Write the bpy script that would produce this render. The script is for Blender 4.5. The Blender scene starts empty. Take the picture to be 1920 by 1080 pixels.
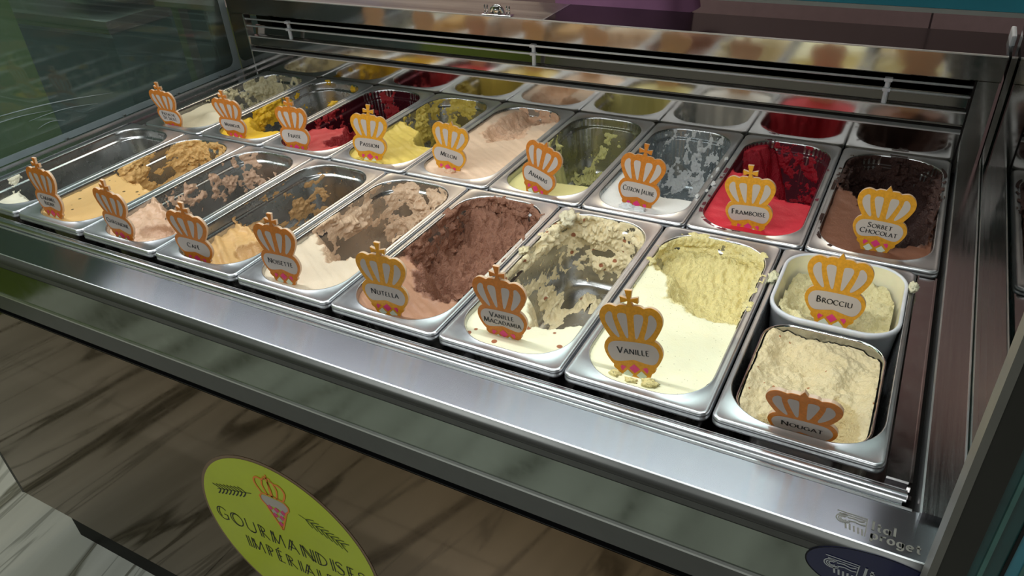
import bpy, bmesh, math, random
import numpy as np
from mathutils import Matrix, Vector
from math import pi, sin, cos, radians

random.seed(3)
SC = bpy.context.scene
COL = SC.collection

# ------------------------------------------------------------------ camera
CAMR = [[0.881597, 0.46884, -0.054543], [0.219507, -0.509545, -0.831974], [-0.417855, 0.721493, -0.552128]]
CAMC = (1.43483, -0.95998, 0.54785)
cam_d = bpy.data.cameras.new('camera')
cam_d.sensor_width = 36.0
cam_d.lens = 26.4085
cam_d.clip_start = 0.02
cam = bpy.data.objects.new('camera', cam_d)
COL.objects.link(cam)
r_, d_, f_ = [Vector(v) for v in CAMR]
cam.matrix_world = Matrix(((r_.x, -d_.x, -f_.x, CAMC[0]), (r_.y, -d_.y, -f_.y, CAMC[1]), (r_.z, -d_.z, -f_.z, CAMC[2]), (0, 0, 0, 1)))
SC.camera = cam

# ------------------------------------------------------------------ world, exposure, lights
SC.view_settings.view_transform = 'Standard'
SC.view_settings.look = 'None'
SC.view_settings.exposure = 0.0
SC.view_settings.gamma = 1.0
SC.view_settings.use_curve_mapping = False
SC.cycles.use_denoising = True
SC.cycles.max_bounces = 10
SC.cycles.glossy_bounces = 6
SC.cycles.sample_clamp_indirect = 4.0
SC.cycles.caustics_refractive = False
W = bpy.data.worlds.new('world')
SC.world = W
W.use_nodes = True
W.node_tree.nodes['Background'].inputs[0].default_value = (0.8, 0.85, 0.9, 1)
W.node_tree.nodes['Background'].inputs[1].default_value = 0.05

LED_RADIANCE = 560.0
FILL_POWER = 26.0
DOWN_POWER = 5.0


def area(name, loc, sx, sy, power, color, rot=(0, 0, 0)):
    l = bpy.data.lights.new(name, 'AREA')
    l.shape = 'RECTANGLE'
    l.size, l.size_y, l.energy, l.color = sx, sy, power, color
    o = bpy.data.objects.new(name, l)
    o.location, o.rotation_euler = loc, rot
    COL.objects.link(o)
    return o


FILL_PANELS = [(-0.2, -2.3, FILL_POWER), (1.8, -2.3, FILL_POWER * .5), (-2.3, .35, 24.0), (-.75, 1.0, 5.0), (.70, 1.0, 11.0)]  # unseen ceiling panels added to raise the ambient light on steel and walls
for px_, py_, pw_ in FILL_PANELS:
    area('fill_panel_light', (px_, py_, 1.872), 1.2, 0.6, pw_, (0.95, 1.0, 0.98))

# ------------------------------------------------------------------ materials


def lin(r, g, b):
    return tuple(((v / 255 + 0.055) / 1.055) ** 2.4 if v > 10 else v / 255 / 12.92 for v in (r, g, b)) + (1.0,)


def nt(name):
    m = bpy.data.materials.new(name)
    m.use_nodes = True
    t = m.node_tree
    return m, t, t.nodes['Principled BSDF']


def link(t, a, ao, b, bi):
    t.links.new(a.outputs[ao], b.inputs[bi])


def noise(t, scale, detail=4, rough=0.6, mapping=None, coord='Object'):
    c = t.nodes.new('ShaderNodeTexCoord')
    n = t.nodes.new('ShaderNodeTexNoise')
    n.inputs['Scale'].default_value = scale
    n.inputs['Detail'].default_value = detail
    n.inputs['Roughness'].default_value = rough
    if mapping:
        mp = t.nodes.new('ShaderNodeMapping')
        mp.inputs['Scale'].default_value = mapping
        link(t, c, coord, mp, 'Vector')
        link(t, mp, 'Vector', n, 'Vector')
    else:
        link(t, c, coord, n, 'Vector')
    return n


def ramp(t, src, out, stops):
    r = t.nodes.new('ShaderNodeValToRGB')
    while len(r.color_ramp.elements) < len(stops):
        r.color_ramp.elements.new(0.5)
    for e, (p, c) in zip(r.color_ramp.elements, stops):
        e.position = p
        e.color = c if len(c) == 4 else tuple(c) + (1,)
    link(t, src, out, r, 'Fac')
    return r


def steel(name, base=(0.60, 0.61, 0.63), rough=0.22, var=0.1, brushed=None, aniso=0.0, scale=40):
    m, t, b = nt(name)
    b.inputs['Metallic'].default_value = 1
    b.inputs['Base Color'].default_value = tuple(base) + (1,)
    n = noise(t, scale, 5, 0.6, brushed)
    r = ramp(t, n, 'Fac', [(0.3, (max(rough - var, 0.02),) * 3), (0.7, (rough + var,) * 3)])
    link(t, r, 'Color', b, 'Roughness')
    if aniso:
        b.inputs['Anisotropic'].default_value = aniso
        tg = t.nodes.new('ShaderNodeTangent')
        tg.direction_type = 'UV_MAP'
        link(t, tg, 'Tangent', b, 'Tangent')
    return m


def plain(name, rgb, rough=0.5, metal=0.0, spec=0.5, coat=0.0, mottled=0.06, nscale=30, sss=0.0, trans=0.0):
    m, t, b = nt(name)
    c = lin(*rgb)
    n = noise(t, nscale, 4)
    lo = tuple(v * (1 - mottled) for v in c[:3])
    hi = tuple(min(v * (1 + mottled), 1) for v in c[:3])
    r = ramp(t, n, 'Fac', [(0.3, lo), (0.7, hi)])
    link(t, r, 'Color', b, 'Base Color')
    b.inputs['Roughness'].default_value = rough
    b.inputs['Metallic'].default_value = metal
    b.inputs['Specular IOR Level'].default_value = spec
    b.inputs['Coat Weight'].default_value = coat
    if sss:
        b.inputs['Subsurface Weight'].default_value = sss
        b.inputs['Subsurface Scale'].default_value = 0.004
    if trans:
        tl = t.nodes.new('ShaderNodeBsdfTranslucent')
        link(t, r, 'Color', tl, 'Color')
        mx = t.nodes.new('ShaderNodeMixShader')
        mx.inputs['Fac'].default_value = trans
        link(t, b, 'BSDF', mx, 1)
        link(t, tl, 'BSDF', mx, 2)
        link(t, mx, 'Shader', t.nodes['Material Output'], 'Surface')
    return m


def glass(name, tint, gloss=0.12, rough=0.02, haze=0.0):
    m, t, b = nt(name)
    t.nodes.remove(b)
    out = t.nodes['Material Output']
    tr = t.nodes.new('ShaderNodeBsdfTransparent')
    tr.inputs['Color'].default_value = tuple(tint) + (1,)
    gl = t.nodes.new('ShaderNodeBsdfGlossy')
    gl.inputs['Roughness'].default_value = rough
    lw = t.nodes.new('ShaderNodeFresnel')
    lw.inputs['IOR'].default_value = 1.5
    mu = t.nodes.new('ShaderNodeMath')
    mu.operation = 'ADD'
    mu.inputs[1].default_value = gloss
    mu.use_clamp = True
    mx = t.nodes.new('ShaderNodeMixShader')
    link(t, lw, 'Fac', mu, 0)
    link(t, mu, 0, mx, 'Fac')
    link(t, tr, 'BSDF', mx, 1)
    link(t, gl, 'BSDF', mx, 2)
    if haze:
        df = t.nodes.new('ShaderNodeBsdfDiffuse')
        df.inputs['Color'].default_value = (.62, .78, .76, 1)
        m2 = t.nodes.new('ShaderNodeMixShader')
        m2.inputs['Fac'].default_value = haze
        link(t, mx, 'Shader', m2, 1)
        link(t, df, 'BSDF', m2, 2)
        mx = m2
    link(t, mx, 'Shader', out, 'Surface')
    return m


def emit(name, rgb, s):
    m, t, b = nt(name)
    b.inputs['Base Color'].default_value = (0, 0, 0, 1)
    b.inputs['Emission Color'].default_value = tuple(rgb) + (1,)
    b.inputs['Emission Strength'].default_value = s
    return m


M = {}
M['pan_rim'] = steel('satin_steel_rim', (0.76, 0.77, 0.79), 0.34, 0.04, None, 0, 25)
M['pan_in'] = steel('steel_basin', (0.44, 0.44, 0.43), 0.27, 0.025)
M['deck'] = steel('brushed_deck_steel', (0.34, 0.345, 0.375), 0.235, 0.008, None, 1.0, 30)
M['trim'] = steel('trim_steel', (0.62, 0.63, 0.65), 0.22, 0.06, (0.2, 8, 8), 0, 30)
M['mirror'] = steel('mirror_steel', (0.54, 0.51, 0.47), 0.09, 0.03, (0.6, 2, 4), 0, 12)
M['dark_steel'] = steel('dark_polished_steel', (0.62, 0.59, 0.59), 0.14, 0.06)
M['channel'] = steel('channel_steel', (0.66, 0.63, 0.63), 0.16, 0.05, (20, 0.4, 1), 0, 20)
M['edge'] = steel('bright_edge_steel', (0.70, 0.71, 0.71), 0.34, 0.03)
M['wire'] = plain('white_coated_wire', (214, 216, 216), 0.4)
M['lip'] = plain('bright_rolled_lip', (222, 222, 220), 0.35, 0.5)
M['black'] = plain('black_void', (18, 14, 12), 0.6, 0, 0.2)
M['seal'] = plain('black_rubber_seal', (10, 10, 11), 0.45, 0, 0.3)
M['black_top'] = plain('black_granite_top', (26, 21, 21), 0.09, 0, 0.5)
M['white_plastic'] = plain('white_plastic', (214, 216, 220), 0.35, sss=0.1)
M['grey_fascia'] = plain('grey_anodised_fascia', (92, 92, 90), 0.32, 0.6)
M['olive_glass'] = steel('olive_mirror_glass', (0.30, 0.33, 0.29), 0.12, 0.04)
M['brown'] = steel('brown_mirror_panel', (0.165, 0.108, 0.06), 0.06, 0.035)
M['plinth'] = plain('dark_plinth', (16, 14, 11), 0.6, 0, .2)
M['border'] = plain('grey_printed_border', (134, 146, 148), 0.4)
M['pane'] = glass('teal_tinted_glass', (0.62, 0.76, 0.74), 0.0, 0.03, 0.055)
M['pane_clear'] = glass('clear_glass', (0.82, 0.90, 0.88), 0.03)
M['teal_edge'] = plain('teal_glass_edge', (40, 112, 128), 0.2, 0, 0.6, 0.3, 0.25, 6)
M['dark_teal'] = plain('dark_teal_glass_edge', (16, 62, 62), 0.2, 0, 0.6, 0.3, 0.3, 14)
M['pale_teal'] = plain('pale_teal_glass_edge', (62, 104, 98), 0.25, 0, 0.6, 0.2, 0.25, 14)
M['post_grey'] = plain('grey_post_edge', (112, 110, 104), 0.45, 0.3)
M['post_dark'] = plain('dark_post_face', (46, 45, 41), 0.4, 0.3)
M['mauve_wall'] = plain('mauve_wall_paint', (134, 108, 110), 0.6)
M['green_wall'] = plain('olive_green_wall_paint', (104, 122, 46), 0.45, 0, 0.4, 0, 0.15, 2.5)
M['plaster'] = plain('grey_plaster', (120, 118, 112), 0.8)
M['ceiling'] = plain('ceiling_paint', (165, 164, 160), 0.8)
M['counter_steel'] = steel('counter_top_steel', (0.56, 0.53, 0.50), 0.33, 0.06, (0.4, 6, 6), 0, 6)
M['teal_panel'] = plain('teal_counter_front', (66, 88, 86), 0.15, 0.2, 0.5, 0, 0.25, 3)
M['orange'] = plain('orange_print', (208, 128, 42), 0.38, 0, 0.5, 0, 0.16, 260, 0, .25)
M['yellow'] = plain('golden_print', (226, 162, 44), 0.38, 0, 0.5, 0, 0.14, 260, 0, .25)
M['acrylic'] = plain('peach_white_acrylic', (238, 214, 184), 0.3, 0, 0.5, 0, 0.04, 60, 0, .4)
M['print_white'] = plain('white_print', (200, 190, 181), 0.35, 0, 0.5, 0, 0.03, 30, 0, .2)
M['pink'] = plain('pink_print', (220, 62, 122), 0.38)
M['mint'] = plain('mint_print', (206, 218, 200), 0.38)
M['ink'] = plain('black_ink', (30, 30, 30), 0.5)
M['lime'] = plain('lime_vinyl', (188, 200, 36), 0.3, 0, 0.5, 0, 0.06, 8)
M['ring'] = plain('clear_vinyl_margin', (120, 92, 66), 0.3)
M['logo_orange'] = plain('logo_orange', (240, 130, 44), 0.4)
M['olive_ink'] = plain('olive_ink', (70, 84, 20), 0.5)
M['navy'] = plain('navy_badge', (16, 20, 66), 0.2, 0, 0.5, 0.3)
M['badge_ink'] = plain('badge_silver', (176, 178, 180), 0.4)
M['etch'] = plain('etched_mark', (128, 126, 116), 0.6, 0.4)
M['chrome'] = steel('chrome', (0.80, 0.80, 0.80), 0.08, 0.04)
M['shirt'] = plain('mauve_shirt', (176, 122, 160), 0.8, 0, 0.2, 0, 0.12, 9)
M['trousers'] = plain('dark_trousers', (40, 38, 46), 0.85, 0, 0.2)
M['skin'] = plain('skin', (206, 158, 132), 0.5, sss=0.1)
M['hair'] = plain('brown_hair', (52, 36, 28), 0.6)
M['blue'] = plain('blue_plastic', (42, 62, 168), 0.35)
M['led'] = emit('led_chip', (0.93, 0.98, 1.0), LED_RADIANCE)
M['lamp'] = emit('warm_lamp', (1.0, 0.82, 0.5), 620.0)
M['fill_glow'] = emit('fill_panel_glow', (0.95, 1.0, 0.98), 1.0)  # faint glow on the faces of the added fill panels

# ------------------------------------------------------------------ mesh helpers


def mesh(name, v, f, mats, smooth=False, uv=None, fm=None):
    me = bpy.data.meshes.new(name)
    v = np.asarray(v, dtype=np.float64)
    me.from_pydata(v.tolist() if len(v) < 5000 else [tuple(p) for p in v], [], f if isinstance(f, list) else [tuple(q) for q in f.tolist()])
    for m in (mats if isinstance(mats, (list, tuple)) else [mats]):
        me.materials.append(m)
    if fm is not None:
        me.polygons.foreach_set('material_index', np.asarray(fm, dtype=np.int32))
    if uv:
        l = me.uv_layers.new(name='UVMap')
        vi = np.zeros(len(me.loops), dtype=np.int32)
        me.loops.foreach_get('vertex_index', vi)
        l.data.foreach_set('uv', v[vi][:, list(uv)].ravel())
    if smooth:
        me.polygons.foreach_set('use_smooth', np.ones(len(me.polygons), dtype=bool))
    me.update()
    return me


def obj(name, me, parent=None, loc=None, mat=None):
    o = bpy.data.objects.new(name, me)
    COL.objects.link(o)
    if parent is not None:
        o.parent = parent
    if loc is not None:
        o.location = loc
    return o


def tag(o, label=None, cat=None, group=None, kind=None):
    if label:
        o['label'] = label
    if cat:
        o['category'] = cat
    if group:
        o['group'] = group
    if kind:
        o['kind'] = kind
    return o


def thing(name, label, cat, loc=(0, 0, 0), group=None):
    o = bpy.data.objects.new(name, None)
    o.empty_display_size = 0.05
    COL.objects.link(o)
    o.location = loc
    return tag(o, label, cat, group)


def box_vf(x0, x1, y0, y1, z0, z1):
    v = [(x, y, z) for x in (x0, x1) for y in (y0, y1) for z in (z0, z1)]
    f = [(0, 1, 3, 2), (4, 6, 7, 5), (0, 4, 5, 1), (2, 3, 7, 6), (0, 2, 6, 4), (1, 5, 7, 3)]
    return v, f


def box(name, m, parent, x0, x1, y0, y1, z0, z1, bevel=0.0, uv=None):
    v, f = box_vf(x0, x1, y0, y1, z0, z1)
    if bevel:
        bm = bmesh.new()
        vs = [bm.verts.new(p) for p in v]
        for q in f:
            bm.faces.new([vs[i] for i in q])
        bm.normal_update()
        bmesh.ops.bevel(bm, geom=bm.edges[:], offset=bevel, segments=2, profile=0.6, affect='EDGES')
        me = bpy.data.meshes.new(name)
        bm.to_mesh(me)
        bm.free()
        me.materials.append(m)
        return obj(name, me, parent)
    return obj(name, mesh(name, v, f, m, uv=uv), parent)


def extrude_x(name, m, parent, prof, x0, x1, closed=False, smooth=False, uv=None, nx=1):
    # sheet following a (y, z) profile, drawn out along x
    n = len(prof)
    v = [(x0 + (x1 - x0) * i / nx, y, z) for i in range(nx + 1) for y, z in prof]
    f = []
    for i in range(nx):
        for j in range(n if closed else n - 1):
            k = (j + 1) % n
            f.append((i * n + j, (i + 1) * n + j, (i + 1) * n + k, i * n + k))
    if closed:
        f.append(tuple(range(n)))
        f.append(tuple(reversed(range(nx * n, (nx + 1) * n))))
    return obj(name, mesh(name, v, f, m, smooth, uv), parent)


def tube_vf(pts, r, n=8, cap=True):
    pts = [Vector(p) for p in pts]
    v, f = [], []
    for i, p in enumerate(pts):
        t = (pts[min(i + 1, len(pts) - 1)] - pts[max(i - 1, 0)]).normalized()
        a = t.orthogonal().normalized() if i == 0 else (a - t * a.dot(t)).normalized()
        b = t.cross(a)
        rr = r[i] if isinstance(r, (list, tuple)) else r
        for k in range(n):
            q = p + (a * cos(2 * pi * k / n) + b * sin(2 * pi * k / n)) * rr
            v.append(tuple(q))
    for i in range(len(pts) - 1):
        for k in range(n):
            f.append((i * n + k, i * n + (k + 1) % n, (i + 1) * n + (k + 1) % n, (i + 1) * n + k))
    if cap:
        f.append(tuple(reversed(range(n))))
        f.append(tuple(range((len(pts) - 1) * n, len(pts) * n)))
    return v, f


def tube(name, m, parent, pts, r, n=8):
    v, f = tube_vf(pts, r, n)
    return obj(name, mesh(name, v, f, m, True), parent)


def lathe(name, m, parent, prof, n=40, loc=None):
    v = [(r * cos(2 * pi * k / n), r * sin(2 * pi * k / n), z) for r, z in prof for k in range(n)]
    f = [(i * n + k, i * n + (k + 1) % n, (i + 1) * n + (k + 1) % n, (i + 1) * n + k) for i in range(len(prof) - 1) for k in range(n)]
    return obj(name, mesh(name, v, f, m, True), parent, loc)


def join_vf(parts):
    V, F = [], []
    for v, f in parts:
        o = len(V)
        V += [tuple(p) for p in v]
        F += [tuple(i + o for i in q) for q in f]
    return V, F


# ------------------------------------------------------------------ numpy noise
_rs = np.random.RandomState(11)
_P = _rs.permutation(512)
_P = np.concatenate([_P, _P, _P])
_G = _rs.rand(512)


def vnoise(x, y, z):
    xi, yi, zi = np.floor(x).astype(int), np.floor(y).astype(int), np.floor(z).astype(int)
    fx, fy, fz = x - xi, y - yi, z - zi
    fx, fy, fz = [q * q * (3 - 2 * q) for q in (fx, fy, fz)]
    xi, yi, zi = xi & 255, yi & 255, zi & 255

    def h(a, b, c):
        return _G[_P[_P[_P[xi + a] + yi + b] + zi + c]]
    r = 0
    for a in (0, 1):
        wx = fx if a else 1 - fx
        for b in (0, 1):
            wy = fy if b else 1 - fy
            for c in (0, 1):
                wz = fz if c else 1 - fz
                r = r + h(a, b, c) * wx * wy * wz
    return r


def fbm(x, y, z, s, o=4, seed=0.0, g=0.55):
    x, y, z = np.broadcast_arrays(x, y, z)
    r, a, t = 0, 1.0, 0.0
    for k in range(o):
        r = r + a * vnoise(x * s + seed * 7.3 + 40 + k * 5.1, y * s + seed * 3.7 + 40, z * s + seed * 1.9 + 40)
        t += a
        a *= g
        s *= 2.03
    return r / t


def sstep(a, b, x):
    t = np.clip((x - a) / (b - a), 0, 1)
    return t * t * (3 - 2 * t)


def sdf_poly(poly, x, y):
    # positive inside
    P = np.array(poly, float)
    d = np.full(x.shape, 1e9)
    s = np.ones(x.shape)
    n = len(P)
    for i in range(n):
        a, b = P[i], P[i - 1]
        ex, ey = b[0] - a[0], b[1] - a[1]
        wx, wy = x - a[0], y - a[1]
        t = np.clip((wx * ex + wy * ey) / (ex * ex + ey * ey + 1e-12), 0, 1)
        d = np.minimum(d, (wx - ex * t) ** 2 + (wy - ey * t) ** 2)
        c1, c2, c3 = y >= a[1], y < b[1], ex * wy > ey * wx
        flip = (c1 & c2 & c3) | (~c1 & ~c2 & ~c3)
        s = np.where(flip, -s, s)
    return -s * np.sqrt(d)


# ------------------------------------------------------------------ lettering (own stroke alphabet)
def arc(cx, cy, rx, ry, a0, a1, n=14):
    return [(cx + rx * cos(radians(a0 + (a1 - a0) * i / n)), cy + ry * sin(radians(a0 + (a1 - a0) * i / n))) for i in range(n + 1)]


GL = {
    'A': (.82, [[(0, 0), (.38, 1)], [(.38, 1), (.8, 0)], [(.16, .34), (.64, .34)]], [(0, 0), (.8, 0)]),
    'B': (.64, [[(.1, 0), (.1, 1)], arc(.1, .76, .38, .24, 90, -90), arc(.1, .27, .48, .27, 90, -90)], []),
    'C': (.84, [arc(.46, .5, .44, .5, 42, 318)], []),
    'D': (.82, [[(.1, 0), (.1, 1)], arc(.1, .5, .66, .5, 90, -90)], []),
    'E': (.60, [[(.1, 0), (.1, 1)], [(.1, 1), (.52, 1)], [(.1, .52), (.44, .52)], [(.1, 0), (.56, 0)]], []),
    'F': (.56, [[(.1, 0), (.1, 1)], [(.1, 1), (.52, 1)], [(.1, .52), (.44, .52)]], [(.1, 0)]),
    'G': (.90, [arc(.46, .5, .44, .5, 42, 325), [(.8, .10), (.8, .46)], [(.54, .46), (.84, .46)]], []),
    'H': (.88, [[(.1, 0), (.1, 1)], [(.78, 0), (.78, 1)], [(.1, .52), (.78, .52)]], [(.1, 0), (.1, 1), (.78, 0), (.78, 1)]),
    'I': (.24, [[(.12, 0), (.12, 1)]], [(.12, 0), (.12, 1)]),
    'J': (.30, [[(.16, 1), (.16, -.05), (.08, -.2), (-.04, -.24)]], [(.16, 1)]),
    'L': (.58, [[(.1, 0), (.1, 1)], [(.1, 0), (.56, 0)]], [(.1, 1)]),
    'M': (1.02, [[(.06, 0), (.16, 1)], [(.16, 1), (.5, .08)], [(.5, .08), (.86, 1)], [(.86, 1), (.96, 0)]], [(.06, 0), (.96, 0)]),
    'N': (.90, [[(.1, 0), (.1, 1)], [(.1, 1), (.8, 0)], [(.8, 0), (.8, 1)]], [(.1, 0), (.8, 1)]),
    'O': (.96, [arc(.48, .5, .46, .5, 0, 360, 26)], []),
    'P': (.60, [[(.1, 0), (.1, 1)], arc(.1, .74, .44, .26, 90, -90)], [(.1, 0)]),
    'Q': (.98, [arc(.48, .5, .46, .5, 0, 360, 26), [(.5, .06), (.95, -.2)]], []),
    'R': (.72, [[(.1, 0), (.1, 1)], arc(.1, .75, .42, .25, 90, -90), [(.26, .5), (.72, 0)]], [(.1, 0)]),
    'S': (.58, [[(.5, .85), (.4, .97), (.25, 1), (.1, .92), (.06, .77), (.15, .62), (.35, .48), (.48, .35), (.5, .2), (.42, .06), (.25, 0), (.1, .04), (.03, .16)]], []),
    'T': (.74, [[(.02, 1), (.72, 1)], [(.37, 0), (.37, 1)]], [(.37, 0)]),
    'U': (.86, [[(.1, 1), (.1, .32)] + arc(.43, .32, .33, .32, 180, 360, 10)[1:-1] + [(.76, .32), (.76, 1)]], [(.1, 1), (.76, 1)]),
    'V': (.80, [[(.02, 1), (.4, 0)], [(.4, 0), (.76, 1)]], [(.02, 1), (.76, 1)]),
    'Y': (.76, [[(.02, 1), (.38, .48)], [(.38, .48), (.74, 1)], [(.38, .48), (.38, 0)]], [(.02, 1), (.74, 1), (.38, 0)]),
    'a': (.56, [arc(.25, .27, .22, .27, 0, 360, 18), [(.48, .55), (.48, 0)]], [(.5, 0)]),
    'e': (.56, [[(.05, .3), (.49, .3)], arc(.27, .28, .23, .28, 10, 315, 16)], []),
    'g': (.56, [arc(.25, .28, .21, .27, 0, 360, 18), [(.47, .55), (.47, -.1)], arc(.25, -.1, .22, .18, 0, -160, 8)], []),
    'l': (.26, [[(.13, 0), (.13, 1)]], [(.13, 0), (.1, 1)]),
    'o': (.58, [arc(.28, .28, .23, .28, 0, 360, 18)], []),
    'p': (.58, [[(.1, -.32), (.1, .56)], arc(.3, .28, .22, .28, 0, 360, 18)], [(.1, -.32)]),
    'r': (.42, [[(.1, 0), (.1, .56)], arc(.34, .3, .23, .26, 170, 60, 8)], [(.1, 0), (.08, .56)]),
    't': (.40, [[(.17, .85), (.17, .1), (.24, 0), (.36, .04)], [(.02, .56), (.36, .56)]], []),
}
ACC = {'É': ('E', [(.22, 1.1), (.42, 1.3)]), 'Â': ('A', [(.2, 1.08), (.38, 1.26), (.56, 1.08)])}


def ribbon(pts, thick, thin, ang=20):
    v, f = [], []
    n = len(pts)
    for i in range(n):
        a, b = pts[max(i - 1, 0)], pts[min(i + 1, n - 1)]
        dx, dy = b[0] - a[0], b[1] - a[1]
        l = math.hypot(dx, dy) or 1
        dx, dy = dx / l, dy / l
        ph = math.atan2(dy, dx) - radians(ang)
        w = math.sqrt((thick * sin(ph)) ** 2 + (thin * cos(ph)) ** 2) / 2
        v += [(pts[i][0] - dy * w, pts[i][1] + dx * w), (pts[i][0] + dy * w, pts[i][1] - dx * w)]
    for i in range(n - 1):
        f.append((2 * i, 2 * i + 1, 2 * i + 3, 2 * i + 2))
    return v, f


def line_of(text, h, thick=.15, thin=.06, serif=True, smallcaps=True, deco=False, gap=.16, first=1.25):
    """flat lettering in the (x, z) plane, centred on x = 0, baseline z = 0"""
    V, F, x = [], [], 0.0

    def add(vf, s, ox):
        o = len(V)
        V.extend([(ox + p[0] * s, p[1] * s) for p in vf[0]])
        F.extend([tuple(i + o for i in q) for q in vf[1]])
    start = True
    for ch in text:
        if ch == ' ':
            x += .5 * h
            start = True
            continue
        s = h * (first if (start and smallcaps) else 1.0)
        start = False
        extra = None
        if ch in ACC:
            ch, extra = ACC[ch]
        w, st, sf = GL[ch]
        for i, p in enumerate(st):
            add(ribbon(p, thick, thin), s, x)
            if deco and (i == 0 or ch in 'UN'):
                add(ribbon([(q[0] + .17, q[1]) for q in p[:2]] if len(p) < 12 else [(q[0] * .8 + .17, q[1] * .93 + .035) for q in p[4:-5]], thick, thin), s, x)
        if extra:
            add(ribbon(extra, thick * .8, thin), s, x)
        if serif:
            for q in sf:
                add(ribbon([(q[0] - .12, q[1] + (.02 if q[1] < .5 else -.02)), (q[0] + .12, q[1] + (.02 if q[1] < .5 else -.02))], .05, .05), s, x)
        x += (w + gap) * s
    x -= gap * h
    return [(p[0] - x / 2, p[1]) for p in V], F, x


def lettering(lines, maxw=None, **k):
    """lines: (text, height, baseline z)"""
    V, F = [], []
    for text, h, z in lines:
        v, f, w = line_of(text, h, **k)
        sx = min(1, maxw / w) if maxw else 1
        o = len(V)
        V += [(p[0] * sx, 0.0, p[1] + z) for p in v]
        F += [tuple(i + o for i in q) for q in f]
    return V, F


def flat(name, m, parent, poly, y=0.0, thick=0.0):
    """outline in (x, z), facing -y; optional thickness to +y"""
    n = len(poly)
    v = [(p[0], y, p[1]) for p in poly]
    f = [tuple(range(n))]
    if thick:
        v += [(p[0], y + thick, p[1]) for p in poly]
        f += [tuple(reversed(range(n, 2 * n)))]
        f += [(i, i + n, (i + 1) % n + n, (i + 1) % n) for i in range(n)]
    return mesh(name, v, f, m)


def ellipse(cx, cz, a, b, n=48):
    return [(cx + a * cos(2 * pi * i / n), cz + b * sin(2 * pi * i / n)) for i in range(n)]


def spline(pts, k=5):
    """closed Catmull-Rom through points; a point given as (x, z, 1) is a sharp corner"""
    out, n = [], len(pts)
    for i in range(n):
        p0, p1, p2, p3 = [np.array(pts[(i + j) % n][:2], float) for j in (-1, 0, 1, 2)]
        if len(pts[i]) > 2:
            p0 = p1
        if len(pts[(i + 1) % n]) > 2:
            p3 = p2
        for t in np.arange(k) / k:
            out.append(tuple(.5 * (2 * p1 + (p2 - p0) * t + (2 * p0 - 5 * p1 + 4 * p2 - p3) * t * t + (3 * p1 - p0 - 3 * p2 + p3) * t ** 3)))
    return out


# ================================================================== SETTING
def structure(name, m, x0, x1, y0, y1, z0, z1):
    return tag(box(name, m, None, x0, x1, y0, y1, z0, z1), kind='structure')


FZ = -0.90
# marble floor: pale stone tiles with dark diagonal veins, each tile its own piece
mm, t, b = nt('veined_marble')
c = t.nodes.new('ShaderNodeTexCoord')
mp = t.nodes.new('ShaderNodeMapping')
mp.inputs['Scale'].default_value = (2.7, .40, 1)
mr = t.nodes.new('ShaderNodeMapping')
mr.inputs['Rotation'].default_value = (0, 0, radians(-11))
link(t, c, 'Object', mr, 'Vector')
link(t, mr, 'Vector', mp, 'Vector')
n1 = t.nodes.new('ShaderNodeTexNoise')
n1.inputs['Scale'].default_value = 1.3
n1.inputs['Detail'].default_value = 6
n1.inputs['Roughness'].default_value = .45
n1.inputs['Distortion'].default_value = .6
link(t, mp, 'Vector', n1, 'Vector')
r1 = ramp(t, n1, 'Fac', [(0.470, (1, 1, 1)), (0.491, (0.13, 0.12, 0.09)), (0.497, (0.5, .48, .44)), (0.503, (0.16, 0.15, 0.11)), (0.516, (1, 1, 1))])
n2 = t.nodes.new('ShaderNodeTexNoise')
n2.inputs['Scale'].default_value = 2.6
n2.inputs['Detail'].default_value = 5
link(t, mp, 'Vector', n2, 'Vector')
r2 = ramp(t, n2, 'Fac', [(0.35, lin(186, 186, 178)), (0.6, lin(212, 212, 204))])
m3 = t.nodes.new('ShaderNodeMapping')
m3.inputs['Scale'].default_value = (1.3, .8, 1)
link(t, mp, 'Vector', m3, 'Vector')
n3 = t.nodes.new('ShaderNodeTexNoise')
n3.inputs['Scale'].default_value = 1.5
n3.inputs['Detail'].default_value = 5
n3.inputs['Distortion'].default_value = .8
link(t, m3, 'Vector', n3, 'Vector')
r3 = ramp(t, n3, 'Fac', [(0.487, (1, 1, 1)), (0.497, (0.07, 0.07, 0.05)), (0.501, (0.07, 0.07, 0.05)), (0.511, (1, 1, 1))])
ma = t.nodes.new('ShaderNodeMix')
ma.data_type = 'RGBA'
ma.blend_type = 'MULTIPLY'
ma.inputs['Factor'].default_value = 0.5
t.links.new(r1.outputs['Color'], ma.inputs[6])
t.links.new(r3.outputs['Color'], ma.inputs[7])
mx = t.nodes.new('ShaderNodeMix')
mx.data_type = 'RGBA'
mx.blend_type = 'MULTIPLY'
mx.inputs['Factor'].default_value = 0.9
t.links.new(r2.outputs['Color'], mx.inputs[6])
t.links.new(ma.outputs[2], mx.inputs[7])
t.links.new(mx.outputs[2], b.inputs['Base Color'])
b.inputs['Roughness'].default_value = 0.25
M['marble'] = mm
M['grout'] = plain('grey_grout', (120, 118, 110), 0.8)

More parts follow.
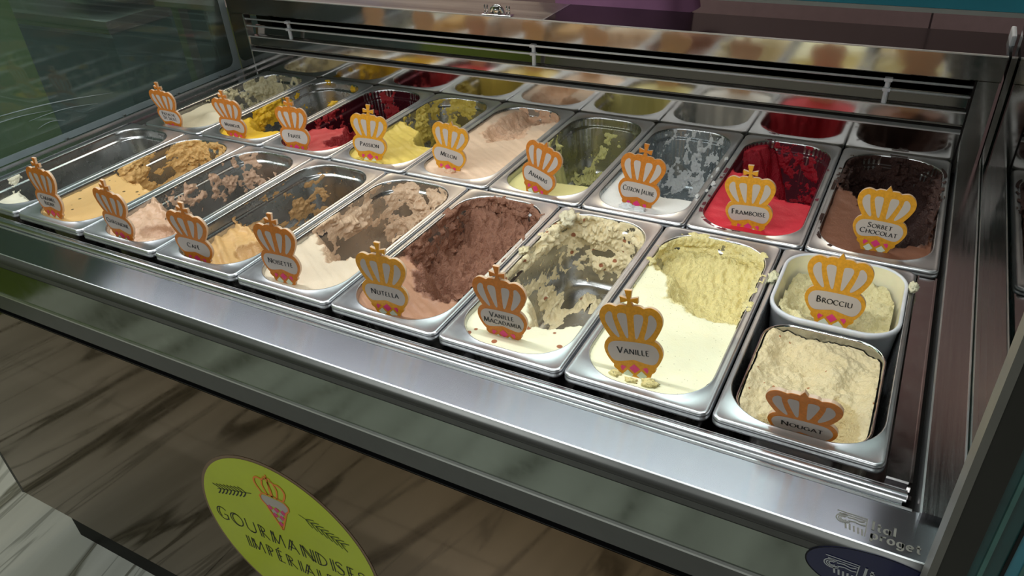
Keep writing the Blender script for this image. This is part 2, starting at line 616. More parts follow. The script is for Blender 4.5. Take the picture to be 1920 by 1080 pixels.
floor = structure('floor', M['grout'], -3.2, 4.0, -4.0, 1.9, FZ - 0.1, FZ - 0.002)
TS, TX = 0.6, 1.2
for i in range(-2, 3):
    for j in range(-4, 1):
        x0, y0 = -0.95 + i * TX, -0.27 + j * TS
        if x0 > 2.2 or y0 < -2.9:
            continue
        tl = box('tile', M['marble'], floor, x0 + .001, x0 + TX - .001, y0 + .001, y0 + TS - .001, FZ - 0.012, FZ)
structure('ceiling', M['ceiling'], -3.2, 4.0, -4.0, 1.9, 1.9, 2.0)
wb = structure('wall_back', M['mauve_wall'], -3.2, 4.0, 1.75, 1.85, FZ, 1.9)
for x in (0.3, 1.05, 1.80, 2.55):
    box('wall_panel', M['mauve_wall'], wb, x - .372, x + .372, 1.735, 1.75, FZ + .02, 1.88)
structure('wall_left', M['green_wall'], -1.40, -1.25, -4.0, 0.519, FZ, 1.9)
structure('wall_far_left', M['green_wall'], -3.3, -3.2, -4.0, 1.9, FZ, 1.9)
structure('wall_right', M['plaster'], 4.0, 4.1, -4.0, 1.9, FZ, 1.9)
structure('wall_front', M['plaster'], -3.2, 4.0, -4.1, -4.0, FZ, 1.9)

# warm ceiling downlights, then housings for the added fill light panels
for i, (x, y) in enumerate([(1.01, 1.34), (-0.21, 1.30), (-0.49, 1.40), (0.06, 1.43)]):
    L = thing('ceiling_downlight', ['warm downlight above the right of the case', 'warm downlight left of the middle', 'leftmost warm downlight of the row', 'warm downlight second from the right'][i], 'lamp', (x, y, 1.9), 'warm ceiling downlights')
    lathe('bezel', M['chrome'], L, [(0.028, 0), (0.046, 0), (0.046, -0.006), (0.03, -0.010), (0.028, -0.002)], 24)
    lathe('lens', M['lamp'], L, [(0.028, -0.003), (0.001, -0.003)], 24)
for (px_, py_, _), lab in zip(FILL_PANELS, ['added fill light panel over the shop floor, left one', 'added fill light panel over the shop floor, right one', 'added fill light panel above the side counter', 'added fill light panel above the left of the case back', 'added fill light panel above the staff side']):
    L = thing('fill_panel', lab, 'lamp', (px_, py_, 1.9), 'added fill light panels')
    box('frame', M['white_plastic'], L, -.62, .62, -.32, .32, -.02, 0)
    box('diffuser', M['fill_glow'], L, -.6, .6, -.3, .3, -.024, -.02)

# ================================================================== DISPLAY CASE
XL, XR = -0.19, 1.553
YB = 0.377
case = thing('display_case', 'long stainless steel ice cream display case with two rows of pans', 'display case')


def part(name, m, *a, **k):
    return box(name, m, case, *a, **k)


# front deck and its folded edges
extrude_x('front_deck', M['deck'], case, [(-.4095, -.012), (-.4095, -.008), (-.436, -.008), (-.4648, -.008)], XL, 1.56, smooth=False, uv=(1, 0))
extrude_x('deck_fold', M['grey_fascia'], case, [(-.4648, -.0081), (-.4690, -.0115), (-.4718, -.0150), (-.4725, -.0185)], XL, 1.56, smooth=True)
extrude_x('deck_edge', M['edge'], case, [(-.4637, -.0076), (-.4645, -.0077), (-.4652, -.0083)], XL, 1.56)
extrude_x('deck_back_edge', M['edge'], case, [(-.4078, -.0075), (-.4097, -.0066), (-.4112, -.0075)], XL, 1.513)
extrude_x('lower_gutter', M['trim'], case, [(-.4095, -.012), (-.403, -.013), (-.3985, -.0125)], XL, 1.505)
extrude_x('gutter_edge', M['edge'], case, [(-.3972, -.0113), (-.3986, -.0103), (-.4002, -.0113)], XL, 1.505)
pr = [(-.3985, -.0125)] + [(-.391 + .0085 * cos(a), -.0155 + .0075 * sin(a)) for a in np.linspace(pi * .92, pi * .1, 9)] + [(-.382, -.030)]
extrude_x('upper_gutter', M['trim'], case, pr, XL, 1.508, smooth=True)
extrude_x('upper_gutter_edge', M['edge'], case, [(-.3835, -.0105), (-.3850, -.0090), (-.3865, -.0088)], XL, 1.508)
part('well_front', M['dark_steel'], XL, 1.513, -.386, -.380, -.20, -.020)
part('well_floor', M['dark_steel'], XL, 1.575, -.386, .40, -.22, -.20)
# front fascia
part('nosing_band', M['grey_fascia'], XL, 1.56, -.473, -.464, -.030, -.0185)
extrude_x('glass_band', M['olive_glass'], case, [(-.4735, -.0275), (-.4735, -.087)], XL, 1.56)
extrude_x('silver_strip', M['edge'], case, [(-.4735, -.0865), (-.4760, -.0875), (-.4760, -.0905), (-.4735, -.0915)], XL, 1.56)
extrude_x('grey_band', M['grey_fascia'], case, [(-.4740, -.0915), (-.4745, -.1236)], XL, 1.56)
extrude_x('seal_strip', M['seal'], case, [(-.4745, -.1236), (-.466, -.125), (-.466, -.1305), (-.4752, -.1310), (-.4752, -.1325), (-.473, -.1345)], XL, 1.56)
part('front_panel', M['brown'], -.185, 1.56, -.475, -.46, -.745, -.1340)
tube('panel_edge_trim', M['grey_fascia'], case, [(-.188, -.468, -.745), (-.188, -.468, -.135)], .009, 8)
part('cabinet_body', M['plinth'], XL, 1.56, -.455, .50, -.745, -.225)
part('plinth', M['plinth'], -.118, 1.56, -.44, .50, FZ, -.745)
# right channel strip and filler tray
part('side_strip', M['channel'], 1.5195, 1.5515, -.415, YB, -.030, 0.0)
part('side_strip_edge', M['edge'], 1.5180, 1.5198, -.418, YB, -.030, 0.0015)
part('side_strip_outer_edge', M['edge'], 1.5505, 1.5520, -.418, YB, -.030, 0.0015)
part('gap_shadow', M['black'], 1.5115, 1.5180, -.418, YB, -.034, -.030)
fil = part('filler_tray', M['dark_steel'], 1.4885, 1.5105, -.378, -.004, -.020, -.0065)
for a in ((1.5085, 1.5105, -.378, -.004), (1.4885, 1.5105, -.380, -.378), (1.4885, 1.490, -.378, -.004)):
    box('raised_lip', M['dark_steel'], fil, a[0], a[1], a[2], a[3], -.0065, -.0035)
# left end strips
part('left_strip', M['trim'], -.046, -.0325, -.380, YB, -.020, 0.001)
part('left_rail', M['edge'], -.070, -.0665, -.41, YB, -.02, 0.002)
part('left_rail_face', M['trim'], -.0665, -.046, -.41, YB, -.02, -.001)
part('left_filler', M['dark_steel'], -.0325, -.001, 0.0, YB, -.020, -.002)
part('left_slot', M['black'], -.100, -.070, -.41, YB, -.03, -.012)
for y in (-.30, -.12, .02, .17, .30):
    part('slot_tab', M['edge'], -.090, -.084, y, y + .006, -.012, .001)
# back: mirror panels, vent with bars, box
part('mirror_panel', M['mirror'], -.036, 1.511, YB, YB + .012, -.01, .0465)
part('mirror_panel_lip', M['lip'], -.036, 1.511, YB - .0015, YB + .014, .0465, .0490)
part('vent_recess', M['black'], -.036, 1.511, YB + .014, YB + .020, .0465, .060)
extrude_x('deflector_strip', M['mirror'], case, [(YB + .013, .0555), (YB + .003, .058), (YB + .001, .062), (YB + .002, .0805), (YB + .012, .0815)], -.036, 1.511)
part('deflector_edge', M['lip'], -.036, 1.511, YB, YB + .004, .0805, .0825)
part('vent_back', M['black'], -.036, 1.511, YB + .085, YB + .09, .05, .135)
extrude_x('rear_deflector', M['mirror'], case, [(YB + .026, .0800), (YB + .030, .1010), (YB + .034, .1015)], -.036, 1.511)
part('vent_floor', M['dark_steel'], -.036, 1.511, YB + .012, YB + .085, .0785, .0800)
for z in (.1220, .1058):
    tube('vent_bar', M['wire'], case, [(-.036, YB + .004, z), (1.511, YB + .004, z)], .0021, 8)
for x in (.096, .742, 1.39):
    v1, f1 = tube_vf([(x, YB + .0075, .0825), (x, YB + .0075, .118)], .0042, 10)
    v2, f2 = box_vf(x - .006, x + .006, YB + .001, YB + .010, .1030, .1085)
    v3, f3 = box_vf(x - .006, x + .006, YB + .001, YB + .010, .1192, .1248)
    v, f = join_vf([(v1, f1), (v2, f2), (v3, f3)])
    obj('bar_support', mesh('bar_support', v, f, M['white_plastic']), case)
extrude_x('top_box_face', M['mirror'], case, [(YB + .08, .1335), (YB + .001, .1335), (YB, .1350), (YB, .1725)], -.085, 1.545)
part('top_box_edge', M['lip'], -.085, 1.545, YB - .001, YB + .003, .1725, .1745)
part('granite_top', M['black_top'], .769, 1.545, YB + .003, .507, .160, .1742)
part('steel_lid', M['counter_steel'], -.085, .765, YB + .003, .507, .160, .1742)
part('lid_seam', M['edge'], .765, .769, YB + .003, .507, .160, .1748)
part('back_column', M['mirror'], 1.514, 1.543, YB, YB + .02, -.02, .1335)
part('back_column_left', M['mirror'], -.085, -.0385, YB, YB + .02, -.02, .1335)
part('column_edge', M['edge'], -.0385, -.036, YB - .001, YB + .02, -.012, .1335)
part('column_edge', M['black'], 1.511, 1.514, YB - .001, YB + .02, -.02, .1335)
part('case_back', M['plinth'], -.085, 1.545, .462, .507, -.745, .160)

# end panes and top pane
pl = obj('end_pane', mesh('end_pane', *box_vf(-.104, -.098, -.41, .385, -.012, .40), M['pane']), case)
box('printed_border', M['border'], pl, -.0978, -.0972, -.41, .385, -.006, .0075)
box('printed_border', M['border'], pl, -.0978, -.0972, .3655, .385, .0075, .40)
cor = [(.3655, .0075)] + [(.3455 + .02 * sin(a), .0275 - .02 * cos(a)) for a in np.linspace(0, pi / 2, 8)]
obj('border_corner', mesh('border_corner', [(-.0975, y, z) for y, z in cor], [tuple(range(len(cor)))], M['border']), pl)
for k, (a, bb, h0, h1, w) in enumerate([(-.26, .02, .085, .05, .0009), (-.28, -.12, .07, .06, .0006), (-.17, -.02, .055, .04, .0006), (-.16, -.10, .035, .032, .0005)]):
    ys = np.linspace(a, bb, 12)
    pts = [(-.0972, y, h0 + (h1 - h0) * u + .006 * sin(pi * u)) for y, u in zip(ys, np.linspace(0, 1, 12))]
    tube('scratch', M['border'], pl, pts, [w * (0.3 + sin(pi * i / 11)) for i in range(12)], 5)
pr_ = obj('end_pane_right', mesh('end_pane_right', *box_vf(1.5530, 1.5600, -.41, YB + .02, 0.0, .40), M['pane_clear']), case)
box('pane_edge', M['pale_teal'], pr_, 1.5532, 1.5598, -.41, YB + .02, -.004, .0015)
top = obj('top_pane', mesh('top_pane', *box_vf(-.104, 1.56, -.323, .10, .3995, .4110), M['pane_clear']), case)
box('polished_edge', M['teal_edge'], top, -.104, 1.56, -.3250, -.3230, .4005, .4110)
box('edge_profile', M['edge'], top, -.104, 1.56, -.3250, -.300, .3970, .4003)
ledv = []
nl = 96
for i in range(nl):
    x = -.06 + 1.56 * i / (nl - 1)
    ledv.append(([(x - .0026, -.3145, .3966), (x + .0026, -.3145, .3966), (x + .0026, -.3095, .3966), (x - .0026, -.3095, .3966)], [(3, 2, 1, 0)]))
v, f = join_vf(ledv)
obj('led_strip', mesh('led_strip', v, f, M['led']), top)

# ------------------------------------------------------------------ neighbouring case on the right
nb = thing('display_case', 'second ice cream case, only its left edge in view', 'display case')
box('side_strip', M['channel'], nb, 1.5615, 1.5790, -.41, YB, -.03, -.0005)
box('side_strip_edge', M['edge'], nb, 1.5790, 1.5805, -.41, YB, -.03, .001)
box('front_deck', M['trim'], nb, 1.562, 1.80, -.4725, -.41, -.03, -.008)
box('glass_band', M['olive_glass'], nb, 1.562, 1.80, -.4735, -.46, -.745, -.0275)
box('filler_tray', M['dark_steel'], nb, 1.5812, 1.80, -.38, -.014, -.02, -.006)
box('mirror_panel', M['mirror'], nb, 1.581, 1.80, YB, YB + .012, -.01, .0465)
box('mirror_panel_lip', M['edge'], nb, 1.581, 1.80, YB - .0015, YB + .014, .0465, .049)
box('back_column', M['mirror'], nb, 1.549, 1.578, YB, YB + .02, -.02, .1335)
box('vent_back', M['black'], nb, 1.581, 1.80, YB + .05, YB + .06, .049, .1335)
for z in (.1195, .1030, .0815):
    tube('vent_bar', M['wire'], nb, [(1.581, YB + .004, z), (1.80, YB + .004, z)], .0021, 8)
box('top_box_face', M['mirror'], nb, 1.549, 1.80, YB, YB + .09, .1335, .1725)
box('top_box_edge', M['edge'], nb, 1.549, 1.80, YB - .001, YB + .003, .1725, .1745)
box('granite_top', M['black_top'], nb, 1.549, 1.80, YB + .003, .507, .1725, .1742)
box('corner_cap', M['white_plastic'], nb, 1.5455, 1.5530, YB + .06, YB + .12, .150, .190, .003)
# upright glazing stack at its front corner
x = 1.5245
for w, mat, nm, y in [(.0055, 'post_grey', 'post_edge', -.5), (.0185, 'post_dark', 'post_face', -.499), (.0060, 'dark_teal', 'glass_edge', -.497), (.0030, 'pale_teal', 'glass_edge', -.499), (.0100, 'dark_teal', 'glass_edge', -.496), (.0022, 'seal', 'glazing_seal', -.4985),
                      (.0080, 'teal_edge', 'glass_edge', -.497), (.0030, 'pale_teal', 'glass_edge', -.499), (.0120, 'dark_teal', 'glass_edge', -.496), (.0022, 'pale_teal', 'glass_edge', -.499), (.0150, 'teal_edge', 'glass_edge', -.497), (.0030, 'seal', 'glazing_seal', -.4985), (.02, 'dark_teal', 'glass_edge', -.497), (.03, 'post_dark', 'post_face', -.499)]:
    box(nm, M[mat], nb, x, x + w, y, -.4765, -.40, .44)
    x += w

# ------------------------------------------------------------------ pans
NC, NX, NY = 10, 7, 15


def rr(a, b, r):
    """rounded rectangle ring, constant vertex count, anticlockwise from the front-right straight"""
    r = max(min(r, a - 1e-4, b - 1e-4), 1e-4)
    P = []
    for cx, cy, a0, sx, sy, n in ((a - r, b - r, 0, 0, 1, NY), (-(a - r), b - r, 90, -1, 0, NX), (-(a - r), -(b - r), 180, 0, -1, NY), (a - r, -(b - r), 270, 1, 0, NX)):
        # straight before this corner, then the corner arc
        ln = 2 * (b - r) if sy else 2 * (a - r)
        x0, y0 = cx + r * cos(radians(a0)), cy + r * sin(radians(a0))
        for i in range(n):
            u = 1 - i / n
            P.append((x0 - sx * ln * u, y0 - sy * ln * u))
        for i in range(NC):
            t_ = radians(a0 + 90 * i / NC)
            P.append((cx + r * cos(t_), cy + r * sin(t_)))
    return P


OA, OB, OR = .0727, .1725, .053     # opening half sizes and corner radius
DEPTH = .118
# interior profile: (inset, z) from rim edge to floor
PROF = [(-.006, 0.0), (-.0015, 0.0), (0, -.0006), (.0012, -.0025), (.0018, -.006), (.0024, -.0155), (.0035, -.0175), (.0058, -.0188), (.0066, -.021), (.0135, -.098), (.0150, -.106), (.0185, -.1135), (.0250, -DEPTH)]


def ringed(rings):
    n = len(rings[0])
    v = [p for r in rings for p in r]
    f = []
    for i in range(len(rings) - 1):
        for k in range(n):
            f.append((i * n + k, i * n + (k + 1) % n, (i + 1) * n + (k + 1) % n, (i + 1) * n + k))
    return v, f, n


def at(a, b, r, d, z):
    return [(x, y, z) for x, y in rr(a - d, b - d, max(r - d, .004))]


def pan_meshes(HX, HY, oa, ob, orr, prof, lipr=.011, oy=0.0):
    rim = [at(HX - .001, HY - .001, lipr - .001, 0, -.0115), at(HX, HY, lipr, 0, -.0105), at(HX, HY, lipr, 0, -.0080), at(HX, HY, lipr, .0010, -.0068), at(HX, HY, lipr, .0010, -.0056), at(HX, HY, lipr, 0, -.0046), at(HX, HY, lipr, 0, -.0030), at(HX, HY, lipr, .0008, -.0012), at(HX, HY, lipr, .0024, 0), at(HX, HY, lipr, .0045, -.0006), at(oa, ob, orr, -.0012, -.0004), at(oa, ob, orr, -.0005, 0.0), at(oa, ob, orr, .0004, -.0012)]
    rim[-3:] = [[(x, y + oy, z) for x, y, z in r] for r in rim[-3:]]
    v, f, n = ringed(rim)
    rim_m = mesh('rim', v, f, M['pan_rim'], True)
    z1 = prof[-1][1]
    rings = [at(oa, ob, orr, d, z) for d, z in prof[2:]] + [at(oa, ob, orr, d, z1) for d in np.linspace(prof[-1][0], oa - .002, 5)[1:]]
    v, f, n = ringed(rings)
    f.append(tuple(range((len(rings) - 1) * n, len(rings) * n)))
    v = [(x, y + oy, z) for x, y, z in v]
    return rim_m, mesh('basin', v, f, M['pan_in'], True)


RIM, BASIN = pan_meshes(.0828, .1862, OA, OB, OR, PROF)
PROF8 = PROF[:6] + [(.0030, -.02), (.0034, -.03), (.0046, -.10), (.008, -.112), (.014, -DEPTH - .006)]
RIM8, BASIN8 = pan_meshes(.0828, .1862, .0768, .1760, .053, PROF8, .011, .0040)

PF, DX = .16866, -.02978


def cF(i):
    return (DX + PF * (i + .5), -.1885, 0.0)


def cB(i):
    return (.168 * (i + .5), .1885, 0.0015)


PANL = {
    'F0': 'nearly empty steel pan in the front left corner', 'F1': 'steel pan of caramel ice cream in the front row', 'F2': 'steel pan of chestnut ice cream, mostly scraped out',
    'F3': 'steel pan of coffee ice cream, bare at the back', 'F4': 'steel pan of beige hazelnut ice cream in the front row', 'F5': 'steel pan of milk chocolate ice cream in the front row',
    'F6': 'steel pan of vanilla macadamia ice cream with nut crumbs', 'F7': 'steel pan full of pale yellow vanilla ice cream', 'F8': 'steel pan frame around the small nougat container',
    'B0': 'steel pan of cream coloured ice cream at the far back left', 'B1': 'steel pan of bright yellow mango sorbet', 'B2': 'steel pan of strawberry red sorbet in the back row',
    'B3': 'steel pan of soft yellow passion fruit sorbet', 'B4': 'steel pan full of peach coloured melon sorbet', 'B5': 'steel pan of pale pineapple sorbet, mostly empty',
    'B6': 'steel pan of white lemon sorbet, scraped at the back', 'B7': 'steel pan of vivid red raspberry sorbet', 'B8': 'steel pan of dark chocolate sorbet in the back right corner'}
for k, lab in PANL.items():
    c_ = (cF if k[0] == 'F' else cB)(int(k[1]))
    p = thing('steel_pan', lab, 'pan', c_, 'steel pans in the front row' if k[0] == 'F' else 'steel pans in the back row')
    obj('rim', RIM8 if k == 'F8' else RIM, p)
    obj('basin', BASIN8 if k == 'F8' else BASIN, p)
p = thing('steel_pan', 'steel pan in the next case, cut by the right edge', 'pan', (1.5825 + .084, .1805, 0.0))
obj('rim', RIM, p)
obj('basin', BASIN, p)

# ------------------------------------------------------------------ ice cream


def cutoff(t, b):
    # the film ends where its thickness runs out
    av = t.nodes.new('ShaderNodeAttribute')
    av.attribute_name = 'cover'
    gt = t.nodes.new('ShaderNodeMath')
    gt.operation = 'GREATER_THAN'
    gt.inputs[1].default_value = 0.0
    link(t, av, 'Fac', gt, 0)
    link(t, gt, 0, b, 'Alpha')


def gel_mat(name, c0, c1, bump=1.0, chips=None, chip_scale=60, chip_th=0.16, wet=0.42, cut=False, chip_n=.62):
    m, t, b = nt(name)
    at_ = t.nodes.new('ShaderNodeAttribute')
    at_.attribute_name = 'tone'
    n1 = noise(t, 55, 5, 0.6)
    n2 = noise(t, 420, 4, 0.6)
    mxf = t.nodes.new('ShaderNodeMath')
    mxf.operation = 'MULTIPLY_ADD'
    mxf.inputs[1].default_value = 0.5
    link(t, n1, 'Fac', mxf, 0)
    sb = t.nodes.new('ShaderNodeMath')
    sb.operation = 'SUBTRACT'
    link(t, at_, 'Fac', sb, 0)
    sb.inputs[1].default_value = 0.25
    link(t, sb, 0, mxf, 2)
    rp = ramp(t, mxf, 0, [(0.0, lin(*c0)), (0.92, lin(*c1))])
    last = (rp, 'Color')
    if chips:
        c = t.nodes.new('ShaderNodeTexCoord')
        v = t.nodes.new('ShaderNodeTexVoronoi')
        v.inputs['Scale'].default_value = chip_scale
        link(t, c, 'Object', v, 'Vector')
        rc = ramp(t, v, 'Distance', [(chip_th, (1, 1, 1)), (chip_th + .05, (0, 0, 0))])
        wn = t.nodes.new('ShaderNodeMath')
        wn.operation = 'GREATER_THAN'
        wn.inputs[1].default_value = chip_n
        sx = t.nodes.new('ShaderNodeSeparateColor')
        link(t, v, 'Color', sx, 'Color')
        link(t, sx, 'Red', wn, 0)
        mu = t.nodes.new('ShaderNodeMath')
        mu.operation = 'MULTIPLY'
        link(t, rc, 'Color', mu, 0)
        link(t, wn, 0, mu, 1)
        mx = t.nodes.new('ShaderNodeMix')
        mx.data_type = 'RGBA'
        link(t, mu, 0, mx, 'Factor')
        t.links.new(rp.outputs['Color'], mx.inputs[6])
        mx.inputs[7].default_value = lin(*chips)
        last = (mx, 2)
    t.links.new(last[0].outputs[last[1]], b.inputs['Base Color'])
    b.inputs['Roughness'].default_value = wet
    b.inputs['Subsurface Weight'].default_value = 0.12
    b.inputs['Subsurface Radius'].default_value = (1, .8, .6)
    b.inputs['Subsurface Scale'].default_value = 0.003
    ad = t.nodes.new('ShaderNodeMath')
    ad.operation = 'MULTIPLY_ADD'
    ad.inputs[1].default_value = 1.6
    link(t, n2, 'Fac', ad, 0)
    n3 = noise(t, 160, 3, 0.5)
    link(t, n3, 'Fac', ad, 2)
    if cut:
        cutoff(t, b)
    st = t.nodes.new('ShaderNodeMath')
    st.operation = 'MULTIPLY_ADD'
    st.inputs[1].default_value = 0.55 * bump
    st.inputs[2].default_value = 0.12 * bump
    st.use_clamp = True
    link(t, at_, 'Fac', st, 0)
    bp = t.nodes.new('ShaderNodeBump')
    bp.inputs['Distance'].default_value = 0.0022
    link(t, ad, 0, bp, 'Height')
    link(t, st, 0, bp, 'Strength')
    link(t, bp, 'Normal', b, 'Normal')
    return m


def stain_mat(name, rgb, tint, k=0.45):
    m, t, b = nt(name)
    out = t.nodes['Material Output']
    b.inputs['Base Color'].default_value = lin(*rgb)
    b.inputs['Roughness'].default_value = 0.42
    tr = t.nodes.new('ShaderNodeBsdfTransparent')
    tr.inputs['Color'].default_value = tuple(tint) + (1,)
    mx = t.nodes.new('ShaderNodeMixShader')
    mx.inputs['Fac'].default_value = k
    link(t, tr, 'BSDF', mx, 1)
    link(t, b, 'BSDF', mx, 2)
    link(t, mx, 'Shader', out, 'Surface')
    return m


def grid_mesh(name, V, keep, mat, tone, wrap, cover=None):
    """V (n, m, 3) grid; keep (n-1, m or m-1) face mask"""
    n, m = V.shape[:2]
    I, J = np.nonzero(keep)
    K = (J + 1) % m
    q = np.stack([I * m + J, I * m + K, (I + 1) * m + K, (I + 1) * m + J], 1)
    used, inv = np.unique(q, return_inverse=True)
    q = inv.reshape(-1, 4)
    v = V.reshape(-1, 3)[used]
    me = bpy.data.meshes.new(name)
    me.vertices.add(len(v))
    me.vertices.foreach_set('co', v.astype(np.float32).ravel())
    me.loops.add(q.size)
    me.loops.foreach_set('vertex_index', q.astype(np.int32).ravel())
    me.polygons.add(len(q))
    me.polygons.foreach_set('loop_start', np.arange(0, q.size, 4, dtype=np.int32))
    me.polygons.foreach_set('use_smooth', np.ones(len(q), dtype=bool))
    me.update(calc_edges=True)
    a = me.attributes.new('tone', 'FLOAT', 'POINT')
    a.data.foreach_set('value', np.broadcast_to(tone, V.shape[:2]).reshape(-1)[used].astype(np.float32))
    if cover is not None:
        a = me.attributes.new('cover', 'FLOAT', 'POINT')
        a.data.foreach_set('value', cover.reshape(-1)[used].astype(np.float32))
    me.materials.append(mat)
    return me


def rr_fine(a, b, r, nc=42, nx=50, ny=124):
    global NC, NX, NY
    s = NC, NX, NY
    NC, NX, NY = nc, nx, ny
    P = rr(a, b, r)
    NC, NX, NY = s
    return P


def inset_of(z):
    zs = [-p[1] for p in PROF[2:]]
    ds = [p[0] for p in PROF[2:]]
    return np.interp(-z, zs, ds)


def interior(oa=OA, ob=OB, orr=OR, prof=PROF, nw=80, nb_=32):
    s = np.concatenate([[0], np.cumsum([math.hypot(prof[i + 1][0] - prof[i][0], prof[i + 1][1] - prof[i][1]) for i in range(len(prof) - 1)])])
    u = np.linspace(0, s[-1], nw)
    ds = np.interp(u, s, [p[0] for p in prof])
    zs = np.interp(u, s, [p[1] for p in prof])
    ds = np.concatenate([ds, np.linspace(prof[-1][0], oa - .003, nb_)[1:]])
    zs = np.concatenate([zs, np.full(nb_ - 1, prof[-1][1])])
    rows = []
    for d, z in zip(ds, zs):
        P = np.array(rr_fine(oa - d, ob - d, max(orr - d, .004)))
        rows.append(np.c_[P, np.full(len(P), z)])
    V = np.array(rows)
    du = np.gradient(V, axis=0)
    dv = np.roll(V, -1, 1) - np.roll(V, 1, 1)
    N = np.cross(du, dv)
    N /= np.linalg.norm(N, axis=2, keepdims=True) + 1e-12
    c = np.array([0, 0, .02]) - V
    c[..., 1] = 0
    sgn = np.sign((N * c).sum(2, keepdims=True))
    return V, N * np.where(sgn == 0, 1, sgn)


INT_V, INT_N = interior()


def nrm(n):
    return np.clip((n - .5) * 2.1 + .5, 0, 1)


def bumps(x, y, z, L):
    r = 0
    for cx, cy, cz, rad, g in L:
        r = r + g * np.exp(-((x - cx) ** 2 + (y - cy) ** 2 + (z - cz) ** 2) / rad ** 2)
    return r


